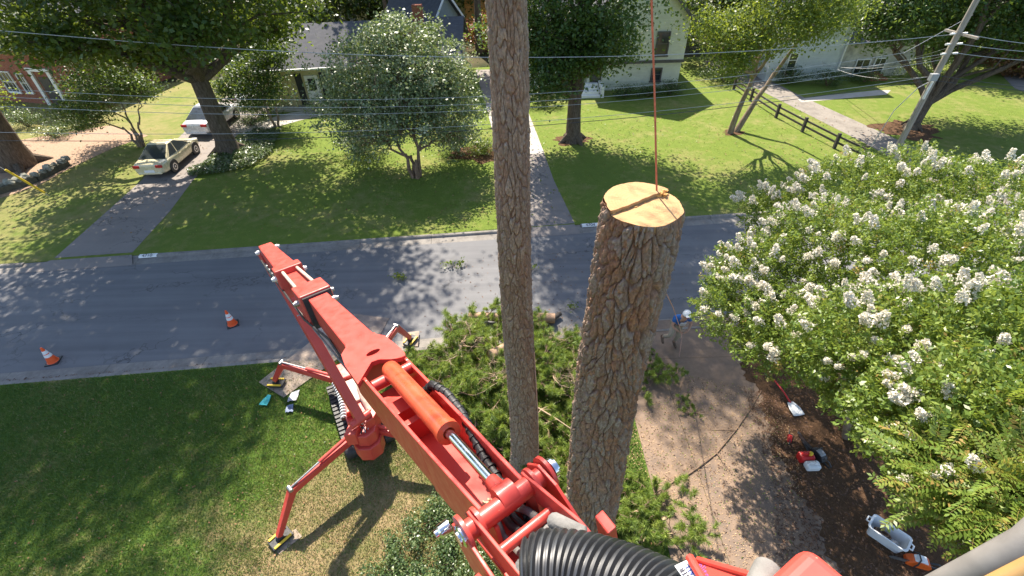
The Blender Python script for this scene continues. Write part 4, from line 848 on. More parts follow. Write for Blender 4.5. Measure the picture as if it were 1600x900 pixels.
car('silver white car parked ahead of the beige sedan, half behind the oak trunk', (-19.35, 31.4, .006), R(-2), 4.3, 1.80, 1.48, 'car_silver')
car('white car nosed in at the porch, mostly hidden behind the oak trunk', (-18.2, 36.5, .006), R(-14), 4.2, 1.75, 1.4, 'car_white')

# ================================================================== traffic cones
def cone(label, px, py, rz):
    b = P(px, py, -.1); root = thing('traffic_cone', label, 'traffic cone', b, 'cones in the street'); h = .64
    mb = MB(); ca, sa = math.cos(rz), math.sin(rz); mb.box(b + V3((0, 0, .018)), V3((ca, sa, 0)) * .19, V3((-sa, ca, 0)) * .19, (0, 0, .018)); mb.build('base', M['black_rubber'], root, bevel=.012)
    rr = lambda z: .150 - (.150 - .026) * (z - .036) / (h - .036)
    mb = MB(); mb.lathe(b, (0, 0, 1), [(.036, .165), (.05, rr(.05))] + [(z, rr(z)) for z in (.2, .35, .5, h)] + [(h, .0)], 24); mb.build('cone_body', M['cone_orange'], root, smooth=True)
    for z0, z1 in ((.27, .37), (.40, .51)): mb = MB(); mb.lathe(b, (0, 0, 1), [(z0, rr(z0) + .001), (z0, rr(z0) + .005), (z1, rr(z1) + .005), (z1, rr(z1) + .001)], 24); mb.build('reflective_band', M['reflect'], root, smooth=True)
cone('orange traffic cone standing mid street left of the red lift', 364, 507, .5); cone('orange traffic cone beside the near kerb at far left', 84, 565, .3)
# ================================================================== pine trunks with real bark plates
def bark_surface(name, cen, rad, z0, ztop, nth, nz, cw, chh, depth, pal, parent, seed, flake=.35):
    """cen(z)->(x,y), rad(z); ztop(theta)->top height; plates from a jittered cell pattern wrapped round the trunk"""
    g = np.random.default_rng(seed); off = worldloc(parent); th = np.linspace(0, 2 * np.pi, nth, endpoint=False); k = np.linspace(0, 1, nz)
    TH, K = np.meshgrid(th, k); zt = ztop(TH); Z = z0 + (zt - z0) * K
    def cells(cw_, ch_, sd, warp):
        r0 = rad(z0 + 3); nc = max(6, int(round(2 * np.pi * r0 / cw_))); nr = int((zt.max() - z0) / ch_) + 6; gg = np.random.default_rng(sd)
        jx = gg.uniform(.12, .88, (nr, nc)); jy = gg.uniform(.05, .95, (nr, nc)); rv = gg.uniform(0, 1, (nr, nc))
        u = TH / (2 * np.pi) * nc; v = (Z - z0) / ch_ + 2
        u = u + warp * (np.sin(3 * TH + Z * 3.1 + sd) * .5 + np.sin(7 * TH - Z * 5.3) * .35 + np.sin(13 * TH + 9 * Z) * .22); v = v + warp * (np.sin(4 * TH + 2 * Z) * .5 + np.sin(11 * TH - 7 * Z + sd) * .3)
        iu = np.floor(u).astype(int); iv = np.floor(v).astype(int); d1 = np.full(u.shape, 9.); d2 = d1.copy(); rr = np.zeros(u.shape); tl = np.zeros(u.shape)
        for dv in (-1, 0, 1):
            for du in (-1, 0, 1):
                cu, cv = iu + du, np.clip(iv + dv, 0, nr - 1); a = cu % nc
                ex = cu + jx[cv, a] - u; ey = cv + jy[cv, a] - v; d = np.sqrt(1.25 * ex * ex + .85 * ey * ey) * .6 + .4 * (np.abs(ex) + np.abs(ey))
                m = d < d1; d2 = np.where(m, d1, np.minimum(d2, d)); rr = np.where(m, rv[cv, a], rr); tl = np.where(m, (rv[cv, a] * 7.3 % 1 - .5) * ex * 2 + (rv[cv, a] * 13.7 % 1 - .5) * ey * 1.6, tl); d1 = np.where(m, d, d1)
        return d2 - d1, rr, tl
    e, rr, tl = cells(cw, chh, seed, .55); e2, r2, tl2 = cells(cw * flake, chh * flake * .8, seed + 5, .7); e3, r3, _ = cells(cw * flake * .42, chh * flake * .26, seed + 9, .8); wob = .5 + .5 * np.sin(5 * TH + 3.7 * Z + 2 * np.sin(2.3 * Z)) * np.sin(3 * TH - 6.1 * Z)
    ss = lambda x, a, b: (lambda t_: t_ * t_ * (3 - 2 * t_))(np.clip((x - a) / (b - a), 0, 1))
    pl = ss(e, .0, .10 + .22 * wob); fl = ss(e2, .0, .26)
    nz_ = g.normal(0, 1, TH.shape); nz_ = (nz_ + np.roll(nz_, 1, 0) + np.roll(nz_, 1, 1) + np.roll(nz_, -1, 0)) / 4
    topk = np.clip((zt - Z) / .05, 0, 1)
    H = depth * (pl * (.62 + .45 * rr) + pl * (.30 * fl + .55 * r2 + .9 * tl + .6 * tl2 + .42 * (r3 - .5)) * .8 - .60) + nz_ * depth * .10
    if name == 'bark': Hs = sum(np.roll(H, k_, 1) for k_ in range(-12, 13)) / 25; H = Hs + (H - Hs) * (.12 + .88 * topk)
    Rr = rad(Z) + H; C = cen(Z); v = np.stack([C[0] + Rr * np.cos(TH), C[1] + Rr * np.sin(TH), Z], -1).reshape(-1, 3) - off
    i = np.arange(nz - 1)[:, None] * nth; j = np.arange(nth)[None, :]; j2 = (j + 1) % nth
    f = np.stack([i + j, i + j2, i + nth + j2, i + nth + j], -1).reshape(-1, 4); me = np_mesh(name, v, f, smooth=True)
    pal = np.array(pal); t1 = rr * .6 + r2 * .4; ix = np.clip(t1 * (len(pal) - 1), 0, len(pal) - 1.001); lo = ix.astype(int); col = pal[lo] * (1 - (ix - lo))[..., None] + pal[lo + 1] * (ix - lo)[..., None]
    inner = np.array([.19, .105, .068]); big = .5 + .5 * np.sin(2 * TH + 1.3 * Z + 1.5 * np.sin(.9 * Z + TH)); col = col * (1 - .35 * big[..., None]) + np.array([.30, .27, .235]) * .35 * big[..., None]; col = col * (.80 + .40 * r3)[..., None]; col = inner + (col - inner) * (ss(e, .0, .12) * (.7 + .3 * fl))[..., None] * (.85 + .3 * nz_.clip(-1, 1)[..., None] * .6)
    at = me.attributes.new('tone', 'FLOAT_COLOR', 'POINT'); at.data.foreach_set('color', np.concatenate([np.clip(col, 0, 1), np.ones(col.shape[:2] + (1,))], -1).astype(np.float32).ravel())
    o = link_mesh(name, me, M['bark_pine'], parent); return o, v + off
PAL_STUB = [(.18, .10, .066), (.37, .18, .10), (.24, .155, .11), (.40, .21, .115), (.29, .215, .165), (.35, .28, .225), (.23, .14, .095), (.42, .36, .30)]
PAL_PINE = [(.22, .15, .115), (.36, .235, .165), (.27, .20, .155), (.41, .305, .225), (.33, .27, .22), (.46, .385, .32)]
# the cut stub
SB = V3((1.42, 4.52, 0)); stub = thing('pine_stub', 'thick cut pine trunk with a fresh pale notched top and plated bark', 'tree trunk', SB)
ZT = 8.46
nd = nrm((.86, .51, 0)); nn = V3((-nd[1], nd[0], 0))           # hinge line across the cut and its far side normal
def hiside(x, y): return (x * nn[0] + y * nn[1]) > .045
def stub_rad(z): return .415 + .085 * np.clip((8.5 - z) / 8.5, 0, 1) + .16 * np.exp(-np.clip(z, 0, 9) / .55)
def stub_cen(z): return (SB[0] + .03 * np.sin(z * .9), SB[1] + .02 * np.sin(z * 1.3 + 1))
def stub_top(th): 
    s = (np.cos(th) * nn[0] + np.sin(th) * nn[1]) * .42
    return np.where(s > .045, ZT + .004, ZT - .040) + .002 * np.sin(9 * th)
_, bv = bark_surface('bark', stub_cen, stub_rad, -.12, stub_top, 340, 680, .110, .34, .040, PAL_STUB, stub, 11)
top_ring = bv[-340:]
cen_t = V3((*stub_cen(ZT), 0))
rim_r = np.linalg.norm(bv[-340 * 3:-340, :2] - cen_t[:2], axis=1); rim_r = sum(np.roll(rim_r, k) for k in range(-8, 9)) / 17
def cap(name, far):
    mb = MB(); n = 170; k0 = []
    rim = []
    for i in range(n):
        a = 2 * math.pi * i / n; r_ = rim_r[int(i / n * 340) % 340] - .006; x, y = math.cos(a) * r_, math.sin(a) * r_; d = x * nn[0] + y * nn[1]
        lim = .045
        if (d > lim) == far: rim.append((x, y))
        else: rim.append(None)
    # order the kept arc
    st = next(i for i in range(n) if rim[i] is not None and rim[i - 1] is None); arc = []
    for i in range(n):
        q = rim[(st + i) % n]
        if q is None: break
        arc.append(q)
    hl = math.sqrt(.42 ** 2 - .045 ** 2); hz = (ZT + .006) if far else (ZT - .038)
    chord = [V3((0, 0, 0)) + nn * (.045 + .005 * math.sin(k * 3) + .003 * math.sin(k * 17)) + nd * hl * k for k in (np.linspace(-1, 1, 60) if not far else np.linspace(1, -1, 60))]
    pts = [V3((*p, 0)) for p in arc]; end = pts[-1]; d_end = np.dot(end, nd)
    ch = sorted(chord, key=lambda c: np.dot(c, nd), reverse=d_end > 0)
    ring = pts + ch[1:-1]; zf = lambda p: hz + .004 * math.sin(7 * p[0] + 3 * p[1]) + (.05 * (np.dot(p, nn)) if far else -.05 * np.dot(p, nn) * .0)
    top = [cen_t + p + V3((0, 0, zf(p))) for p in ring]; c0 = sum(ring) / len(ring); cc = cen_t + c0 + V3((0, 0, zf(c0)))
    m = len(ring); mb.add([cc] + top + [cc + (t_ - cc) * .9 - V3((0, 0, .13)) for t_ in top], [(0, 1 + i, 1 + (i + 1) % m) for i in range(m)] + [(1 + i, 1 + m + i, 1 + m + (i + 1) % m, 1 + (i + 1) % m) for i in range(m)])
    o = mb.build(name, M['wood_cut'], stub); bm = bmesh.new(); bm.from_mesh(o.data); bmesh.ops.recalc_face_normals(bm, faces=bm.faces); bm.to_mesh(o.data); bm.free(); return o
cap('cut_face', True); cap('notch_face', False)
mb = MB()
for k in range(22):                                     # torn hinge fibres along the step, tallest at the right rim
    q = random.uniform(-1, 1) if k < 8 else random.uniform(.62, 1); c = cen_t + nn * (.036 + random.gauss(0, .005 if q < .5 else .022)) + nd * .405 * q; hh = random.uniform(.015, .035) if q < .55 else random.uniform(.045, .085)
    mb.box(c + V3((0, 0, ZT - .06 + hh * .5)), nd * random.uniform(.006, .020), nn * random.uniform(.003, .008), V3((random.gauss(0, .010), random.gauss(0, .010), hh * .5)))
mb.build('hinge_splinter', M['wood_splint'], stub)
# standing pine in front
PB = V3((.19, 6.23, 0)); pine = thing('pine_tree', 'tall slender standing pine trunk in the centre with fine plated bark', 'tree', PB)
def p_rad(z): return .175 + .135 * np.clip((14.5 - z) / 14.5, 0, 1) + .12 * np.exp(-np.clip(z, 0, 20) / .4)
def p_cen(z): return (PB[0] - .0175 * z + .02 * np.sin(z * .8), PB[1] + .0 * z)
bark_surface('trunk', p_cen, p_rad, -.1, lambda th: 15.0 + 0 * th, 230, 1000, .085, .25, .024, PAL_PINE, pine, 23, .45)
mb = MB()
for k in range(9):
    z = 11.8 + k * .36; a = k * 2.4; c = V3((*p_cen(z), z)); mb.tube(limb_path(c, c + V3((math.cos(a) * 1.8, math.sin(a) * 1.8 + .4, .5)), .1, 4, .08), [.05, .04, .03, .02, .008], 6)
mb.build('limb', M['twig'], pine)
foliage('crown', [(-.15, 6.8, 14.6, 2.0, 1.9, 1.5, 60)], 60, .25, .2, .02, 'needle', pine)
# ropes
def rope(name, lab, pts, r, mat): mb = MB(); mb.tube(pts, r, 6); return tag(mb.build(name, M[mat]), lab, 'rope', None)
ra = cen_t + nd * .30 + nn * .10 + V3((0, 0, ZT + .0)); rb = PY(1018, 0, ra[1] + .35); rb2 = ra + (rb - ra) * 2.6
rope('rope', 'orange red rope rising from the stub top to above the frame', [ra, ra + (rb - ra) * .5 + V3((.006, 0, 0)), rb, rb2], .0105, 'rope')
# ================================================================== red tracked boom lift
RED = M['red']
lift = thing('boom_lift', 'red tracked boom lift on four outriggers reaching up from the lawn', 'boom lift', (-4.2, 7.8, 0))
BE, BN = D(414, 383, 11.0), D(800, 802, 2.9)
bu = nrm(BN - BE); bvv = nrm(np.cross(bu, (0, 0, 1))); bvv = bvv if bvv[0] > 0 else -bvv; bww = np.cross(bu, bvv); bww = bww if bww[2] > 0 else -bww
def B(s, a=0, b=0): return BE + bu * s + bvv * a + bww * b
def bbox(s0, s1, w0, w1, t0, t1, h0, h1, a0=0, a1=0, mb=None):
    """tapered box along the boom: widths w, top heights t, depths h, lateral offsets a"""
    mb = mb or MB(); v = []
    for s, w_, t_, h_, a_ in ((s0, w0, t0, h0, a0), (s1, w1, t1, h1, a1)): v += [B(s, a_ - w_ / 2, t_ - h_), B(s, a_ + w_ / 2, t_ - h_), B(s, a_ + w_ / 2, t_), B(s, a_ - w_ / 2, t_)]
    return mb.add(v, [(0, 1, 2, 3), (7, 6, 5, 4), (0, 4, 5, 1), (1, 5, 6, 2), (2, 6, 7, 3), (3, 7, 4, 0)])
def fixn(o):
    bm = bmesh.new(); bm.from_mesh(o.data); bmesh.ops.recalc_face_normals(bm, faces=bm.faces); bm.to_mesh(o.data); bm.free(); return o
boom = fixn(bbox(4.15, 6.35, .255, .32, .0, .0, .40, .44, .06, .06).build('boom', RED, lift, bevel=.012))
sec_ = fixn(bbox(2.40, 3.75, .20, .21, -.05, -.05, .30, .30, .02, .04).build('boom_section', RED, lift, bevel=.01))
tip = fixn(bbox(-.12, 2.25, .26, .34, .0, .03, .34, .42, .01, .01).build('boom_tip', RED, lift, bevel=.02))
fixn(bbox(2.20, 2.52, .44, .44, .055, .055, .50, .50, .015, .015).build('boom_collar', RED, lift, bevel=.02))
fixn(bbox(3.68, 4.22, .43, .43, .06, .06, .52, .52, .05, .05).build('boom_collar', RED, lift, bevel=.02))
fixn(bbox(4.2, 4.27, .38, .38, .03, .03, .47, .47, .055, .055).build('collar_band', M['black_rubber'], lift))
for a in (-.10, .155):
    mb = MB(); mb.tube([B(2.5, a * .9, .0), B(3.72, a, .02)], .026, 10); mb.build('extension_rod', M['cream_metal'], lift, smooth=True)
for s, a in ((.02, -.18), (.02, .20), (2.36, .25), (2.36, -.23), (3.95, .285), (3.95, -.19), (4.35, .24)):
    sg = 1 if a > 0 else -1; mb = MB(); mb.lathe(B(s, a - sg * .03, -.10), bvv * sg, [(0, .045), (.05, .045), (.055, .03), (.08, .03), (.081, 0)], 12); mb.build('pin', M['white_plastic'] if abs(s - 2.36) < .1 or s < 1 else M['steel'], lift, smooth=True)
for k in range(5):
    mb = MB(); mb.box(B(1.0 + .33 * k, -.185, -.22), bu * .05, bvv * .02, bww * .06); mb.build('bracket', M['steel'], lift, bevel=.01)
mb = MB(); mb.tube([B(.1, -.19, -.25), B(1.2, -.20, -.30), B(2.6, -.20, -.28), B(4.0, -.19, -.35), B(5.0, -.10, -.34), B(6.3, -.15, -.36)], .016, 8); mb.build('hydraulic_hose', M['black_rubber'], lift, smooth=True)
mb = MB(); mb.tube([B(.1, -.15, -.33), B(1.4, -.17, -.36), B(2.6, -.19, -.38), B(4.2, -.15, -.43), B(6.3, -.12, -.44)], .014, 8); mb.build('hydraulic_hose', M['grey_hose'], lift, smooth=True)
# head plate with the oval hole and scalloped end
hc = (6.56, .055); ohalf = [(6.18, .20), (6.34, .265), (6.72, .275), (6.90, .265), (6.90, .20), (6.84, .13), (6.74, .05), (6.72, -.02), (6.84, -.12), (6.98, -.19), (6.98, -.235), (6.55, -.225), (6.30, -.19), (6.18, -.10)]
def ray_poly(ang):
    dx, dy = math.cos(ang), math.sin(ang); best = .5; n = len(ohalf)
    for i in range(n):
        x1, y1 = ohalf[i][0] - hc[0], ohalf[i][1] - hc[1]; x2, y2 = ohalf[(i + 1) % n][0] - hc[0], ohalf[(i + 1) % n][1] - hc[1]
        den = dx * (y2 - y1) - dy * (x2 - x1)
        if abs(den) < 1e-9: continue
        t_ = (x1 * (y2 - y1) - y1 * (x2 - x1)) / den; u_ = (x1 * dy - y1 * dx) / den
        if t_ > 0 and -1e-6 <= u_ <= 1 + 1e-6: best = min(best, t_) if best != .5 else t_
    return (hc[0] + dx * best, hc[1] + dy * best)
n = 72; mb = MB(); vs = []; 
for z in (.035, -.01):
    for i in range(n): a = 2 * math.pi * i / n; x, y = ray_poly(a); vs.append(B(x, y, z))
    for i in range(n): a = 2 * math.pi * i / n; vs.append(B(hc[0] + .045 * math.cos(a), hc[1] + .070 * math.sin(a), z))
fs = []
for i in range(n):
    j = (i + 1) % n; fs += [(i, j, n + j, n + i), (2 * n + i, 3 * n + i, 3 * n + j, 2 * n + j), (i, 2 * n + i, 2 * n + j, j), (n + i, n + j, 3 * n + j, 3 * n + i)]
mb.add(vs, fs); fixn(mb.build('head_plate', RED, lift))
fixn(bbox(6.10, 6.17, .33, .33, .012, .012, .05, .05, .06, .06).build('weld_plate', RED, lift, bevel=.006))
# open channel: floor, walls, cross tube, cross plate
for sg in (-1, 1):
    mb = MB(); w0, w1 = .215, .155; a0, a1 = .05, .025; th_ = .028
    q = [(6.30, w0, -.012), (6.95, w0, .012), (8.05, w0 * .55 + w1 * .45, .015), (9.02, w1, .02)]
    for i in range(3):
        s0, h0, t0 = q[i]; s1, h1, t1 = q[i + 1]; o0 = a0 + (a1 - a0) * (s0 - 6.3) / 2.7; o1 = a0 + (a1 - a0) * (s1 - 6.3) / 2.7
        v = [B(s0, o0 + sg * h0, t0), B(s0, o0 + sg * (h0 - th_), t0), B(s0, o0 + sg * (h0 - th_), -.46), B(s0, o0 + sg * h0, -.46), B(s1, o1 + sg * h1, t1), B(s1, o1 + sg * (h1 - th_), t1), B(s1, o1 + sg * (h1 - th_), -.42), B(s1, o1 + sg * h1, -.42)]
        mb.add(v, [(0, 1, 2, 3), (7, 6, 5, 4), (0, 4, 5, 1), (1, 5, 6, 2), (2, 6, 7, 3), (3, 7, 4, 0)])
    fixn(mb.build('channel_wall', RED, lift, bevel=.006))
fixn(bbox(6.75, 9.0, .374, .252, -.30, -.27, .03, .03, .05, .025).build('channel_floor', RED, lift))
mb = MB(); mb.tube([B(7.03, -.135, -.03), B(7.03, .235, -.03)], .055, 16); mb.build('cross_tube', RED, lift, smooth=True)
mb = MB(); mb.box(B(7.62, .042, -.20), bu * .035, bvv * .148, bww * .09); mb.build('cross_plate', RED, lift, bevel=.006)
mb = MB(); mb.box(B(7.30, .045, -.22), bu * .10, bvv * .155, bww * .07); mb.build('cross_plate', RED, lift, bevel=.006)
# big cylinder
mb = MB(); ca_, cb_ = B(7.02, .065, .03), B(8.20, .035, .06); cd = nrm(cb_ - ca_); cl = np.linalg.norm(cb_ - ca_)
mb.lathe(ca_, cd, [(-.07, .0), (-.07, .05), (-.03, .078), (.05, .082), (cl - .06, .082), (cl - .055, .090), (cl, .090), (cl + .004, .045), (cl - .02, .034)], 26); cyl = mb.build('lift_cylinder', M['orange_paint'], lift, smooth=True)
re = B(8.93, .02, .06); mb = MB(); mb.tube([ca_ + cd * (cl - .03), re - cd * .05], .034, 18); mb.build('rod', M['chrome'], cyl, smooth=True)
mb = MB(); mb.tube([re - bvv * .055, re + bvv * .055], .085, 18); mb.tube([re - cd * .17, re - cd * .03], [.042, .055], 14); mb.build('rod_eye', RED, cyl, smooth=True)
# hose chain along the right wall
ch = [B(7.42, .16, -.08), B(7.52, .23, .02), B(7.70, .265, .0), B(7.95, .25, -.04), B(8.2, .195, -.06), B(8.42, .145, -.10), B(8.65, .12, -.12), B(8.95, .11, -.16), B(9.2, .10, -.14)]
mb = MB(); mb.tube(ch, [.028, .034, .034, .034, .033, .03, .028, .028, .028], 10); hs = mb.build('hose_chain', M['black_rubber'], lift, smooth=True)
for i in range(26):
    q = i / 25 * 7.99; k = int(q); p = ch[k] + (ch[k + 1] - ch[k]) * (q - k); t_ = nrm(ch[k + 1] - ch[k]); mb = MB(); mb.tube([p - t_ * .010, p + t_ * .010], .0395, 10); mb.build('chain_link', M['black_rubber'], hs)
# clevis bar and knuckle plates
bar_c = B(8.96, .02, .06)
mb = MB(); mb.tube([bar_c - bvv * .29, bar_c + bvv * .29], .058, 20); mb.build('knuckle_bar', RED, lift, smooth=True)
for a in (-.205, -.295, .165, .265):
    mb = MB(); c = bar_c + bvv * a; mb.tube([c - bvv * .011, c + bvv * .011], .092 if abs(a) < .25 else .105, 22); mb.build('flange', RED, lift, smooth=True)
for sg in (-1, 1):
    mb = MB(); c = bar_c + bvv * sg * .31; mb.lathe(c, bvv * sg, [(-.01, .062), (.012, .062), (.02, .045), (.03, .045), (.031, 0)], 18); mb.build('pin', M['chrome'], lift, smooth=True)
def plate(a, pts, th_=.020, mat=RED, name='knuckle_plate'):
    mb = MB(); mb.prism([B(s, a - th_ / 2, b) for s, b in pts], bvv * th_); return fixn(mb.build(name, mat, lift, bevel=.004))
plate(-.205, [(8.9, .12), (9.02, .13), (9.62, .16), (9.80, .12), (9.80, .02), (9.05, -.03), (8.9, -.04)])
plate(.165, [(8.9, .12), (9.02, .13), (9.40, .17), (9.52, .13), (9.50, .02), (9.05, -.03), (8.9, -.04)])
plate(-.285, [(8.82, .02), (8.95, .10), (9.10, .06), (9.42, -.02), (9.60, -.12), (9.50, -.26), (9.2, -.30), (8.9, -.26), (8.80, -.12)])
plate(.255, [(8.82, .06), (8.95, .14), (9.10, .10), (9.28, -.06), (9.20, -.26), (8.9, -.26), (8.80, -.12)])
plate(-.335, [(9.15, .0), (9.30, .04), (9.44, .0), (9.48, -.12), (9.38, -.22), (9.22, -.22), (9.12, -.12)], .03)
for s, b, r_ in ((9.30, -.08, .055), (9.52, -.17, .035), (8.78, -.02, .04)):
    mb = MB(); mb.lathe(B(s, -.30, b), -bvv, [(0, r_), (.06, r_), (.072, r_ * .7), (.09, r_ * .7), (.091, 0)], 16); mb.build('pin', M['chrome'], lift, smooth=True)
mb = MB(); mb.tube([B(9.16, -.20, .03), B(9.16, .16, .03)], .03, 14); mb.build('spacer', RED, lift, smooth=True)
mb = MB(); mb.box(B(9.1, -.02, -.22), bu * .35, bvv * .17, bww * .02); mb.build('knuckle_floor', RED, lift, bevel=.006)
hz = D(822, 868, 1.86)
for k, (a, b) in enumerate(((-.09, -.10), (-.03, -.07), (.03, -.10), (.09, -.05), (0, -.14))):
    p0, p1, p2, p3 = B(8.75 + .02 * k, a * .5 + .03, -.16), B(9.0, a, b), B(9.2, a + .03 * math.sin(k), b + .04), hz + V3((.012 * k - .02, .02 * k - .03, -.03 * (k % 2)))
    mb = MB(); mb.tube([p0, p1, p2, p2 + (p3 - p2) * .5 + V3((0, 0, -.02)), p3], .019 + .004 * (k % 2), 9); mb.build('hydraulic_hose', M['black_rubber'] if k % 3 else M['grey_hose'], lift, smooth=True)
bl = D(905, 905, 1.9); mb = MB(); mb.tube([B(9.18, .10, -.02), B(9.3, .13, .02), D(868, 815, 2.0), D(905, 830, 1.98), bl], .033, 12); mb.build('grey_hose', M['grey_hose'], lift, smooth=True)
# fat corrugated hose
hp = [D(820, 904, 1.86), D(846, 903, 1.85), D(900, 907, 1.82), D(960, 926, 1.77), D(1018, 953, 1.72), D(1080, 992, 1.66), D(1145, 1045, 1.62)]
seg = []; 
for i in range(len(hp) - 1):
    p0, p1, p2, p3 = hp[max(i - 1, 0)], hp[i], hp[i + 1], hp[min(i + 2, len(hp) - 1)]
    for k in np.linspace(0, 1, 40, endpoint=False): seg.append(.5 * (2 * p1 + (p2 - p0) * k + (2 * p0 - 5 * p1 + 4 * p2 - p3) * k * k + (3 * p1 - p0 - 3 * p2 + p3) * k ** 3))
ln = np.concatenate([[0], np.cumsum([np.linalg.norm(seg[i + 1] - seg[i]) for i in range(len(seg) - 1)])]); tot = ln[-1]; nr = int(tot / .0062); rs = np.linspace(0, tot, nr); sg_ = np.array(seg)
pts = np.stack([np.interp(rs, ln, sg_[:, k]) for k in range(3)], 1)
rad = [(.140 + (.0105 if (i % 4) in (1, 2) else -.004)) * min(1, .80 + i * .02) for i in range(nr)]
mb = MB(); mb.tube(pts, rad, 40); mb.build('corrugated_hose', M['black_hose'], lift, smooth=True)
# basket corner and jib cover just below the viewer
def box3(c, e1, e2, dn, name, mat, bev, l1, l2, h):
    mb = MB(); e1, e2 = nrm(e1), nrm(e2); c = V3(c); cc = c + e1 * l1 / 2 + e2 * l2 / 2 + V3(dn) * h / 2
    mb.box(cc, e1 * l1 / 2, e2 * l2 / 2, V3(dn) * h / 2); return fixn(mb.build(name, mat, lift, bevel=bev))
c0 = D(1264, 846, 1.25); e1 = D(1172, 930, 1.12) - c0; e1[2] *= .2; e2 = D(1352, 930, 1.02) - c0; e2[2] *= .1
o = box3(c0, e1, e2 - e1 * (np.dot(e2, e1) / np.dot(e1, e1)), (0, 0, -1), 'basket_lid', RED, .028, .42, .5, .12); o.modifiers['bevel'].segments = 4
mb = MB(); mb.tube([D(1200, 890, 1.35), D(1165, 965, 1.25)], .030, 18); mb.build('basket_rail', M['grey_hose'], lift, smooth=True)
q0, q1, q2, q3 = D(1054, 884, 1.58), D(1075, 874, 1.58), D(1135, 948, 1.46), D(1110, 962, 1.46); nq = nrm(np.cross(q1 - q0, q3 - q0)); nq = nq if np.dot(nq, EYE - q0) > 0 else -nq
mb = MB(); mb.prism([q0, q1, q2, q3], -nq * .012); sign = fixn(mb.build('sign_plate', M['white_plastic'], lift))
xd = nrm(q0 - q3); yd = nrm(q0 - q1); yd = nrm(yd - xd * np.dot(xd, yd)); zd = np.cross(xd, yd)
if np.dot(zd, nq) < 0: zd = -zd
mid_ = q0 + (q3 - q0) * .62 ; wq = np.linalg.norm(q1 - q0)
for body, k, mt, sz in (('WATER', .27, 'ink_dark', .022), ('EAU', .73, 'ink_blue', .025)):
    pos = q0 + (q3 - q0) * (.10 if body == 'WATER' else .12) + (q1 - q0) * k + nq * .002
    mw = Matrix((xd, yd, nq)).transposed().to_4x4(); mw.translation = Vector(pos); text('lettering', body, sz, M[mt], sign, mw, 'RIGHT')
r0, r1, r2, r3 = D(1079, 874, 1.57), D(1092, 877, 1.56), D(1210, 912, 1.40), D(1150, 990, 1.40)
mb = MB(); mb.prism([r0, r1, r2, r3], -nq * .10); jc = fixn(mb.build('jib_cover', RED, lift, bevel=.006))
mb = MB(); mb.tube([r0 + nq * .006, r3 + nq * .006], .012, 8); mb.tube([r1 + nq * .006, r2 + nq * .006], .008, 8); mb.build('cover_edge', RED, jc, smooth=True)
xd2 = nrm(r3 - r0); yd2 = nrm(np.cross(nq, xd2)); nj = nrm(np.cross(r2 - r1, r3 - r1)); nj = nj if np.dot(nj, EYE - r1) > 0 else -nj; yd2 = nrm(np.cross(nj, xd2)); mw = Matrix((xd2, yd2, nj)).transposed().to_4x4(); mw.translation = Vector(r0 + (r3 - r0) * .06 + (r1 - r0) * .9 + nj * .004); text('lettering', 'elite', .030, M['ink_violet'], jc, mw, 'LEFT')
rp = D(948, 828, 2.05); mb = MB(); mb.box(rp, nrm(D(965, 850, 2.0) - rp) * .05, bvv * .022, bww * .05); fixn(mb.build('bracket', RED, lift, bevel=.006))

# lower arm from turret to elbow
G0 = P(563, 655, 1.75); G1 = D(424, 412, 11.15)
mb = MB(); mb.bar(G0, G1, .215, .20, up=(0, 0, 1)); fixn(mb.build('lower_arm', RED, lift, bevel=.015))
ld = nrm(G1 - G0); lsd = nrm(np.cross(ld, (0, 0, 1))); lup = np.cross(lsd, ld)
for k in (-1, 1):
    mb = MB(); mb.bar(B(-.05, k * .16 - .01, -.12), G1 + lsd * k * .12 - ld * .25, .02, .24); mb.build('elbow_plate', RED, lift)
mb = MB(); mb.box(G0 + (G1 - G0) * .80 + lup * .115, ld * .14, lsd * .125, lup * .025); mb.build('arm_bracket', RED, lift, bevel=.01)
for k in range(5): mb = MB(); mb.lathe(G0 + (G1 - G0) * .70 + lup * .10 + lsd * (-.08 + .04 * k), lup, [(0, .016), (.012, .016), (.013, 0)], 8); mb.build('bolt', M['steel'], lift)
mb = MB(); mb.tube([G0 + (G1 - G0) * .05 - lup * .22, G0 + (G1 - G0) * .45 - lup * .20], .06, 12); ac = mb.build('arm_cylinder', RED, lift, smooth=True)
mb = MB(); mb.tube([G0 + (G1 - G0) * .45 - lup * .20, G0 + (G1 - G0) * .68 - lup * .18], .03, 12); mb.build('rod', M['chrome'], ac, smooth=True)
# turret
TC = V3((-3.62, 6.62, 0))
def octo(c, r_, z0, z1, name, mat, bev=.03, n=8, rot=.39):
    mb = MB(); mb.prism([(c[0] + r_ * math.cos(rot + 2 * math.pi * i / n), c[1] + r_ * math.sin(rot + 2 * math.pi * i / n), z1) for i in range(n)], (0, 0, z0 - z1)); return fixn(mb.build(name, mat, lift, bevel=bev))
octo(TC, .36, .55, 1.02, 'slew_ring', RED); octo(TC + V3((0, .03, 0)), .30, 1.022, 1.42, 'turret', RED)
cdv = nrm((-.46, .89, 0)); csd = V3((cdv[1], -cdv[0], 0))
mb = MB(); mb.prism([TC - csd * .42 + V3((0, -.1, 1.16)), TC - csd * .12 + V3((0, -.22, 1.16)), TC - csd * .05 + V3((0, .22, 1.16)), TC - csd * .34 + V3((0, .28, 1.16))], (0, 0, .42)); fixn(mb.build('turret_side', RED, lift, bevel=.02))
mb = MB(); mb.prism([TC + csd * .10 + V3((0, -.12, 1.2)), TC + csd * .30 + V3((0, -.06, 1.2)), TC + csd * .44 + V3((0, .30, 1.2)), TC + csd * .2 + V3((0, .34, 1.2))], (0, 0, .5)); fixn(mb.build('turret_side', RED, lift, bevel=.02))
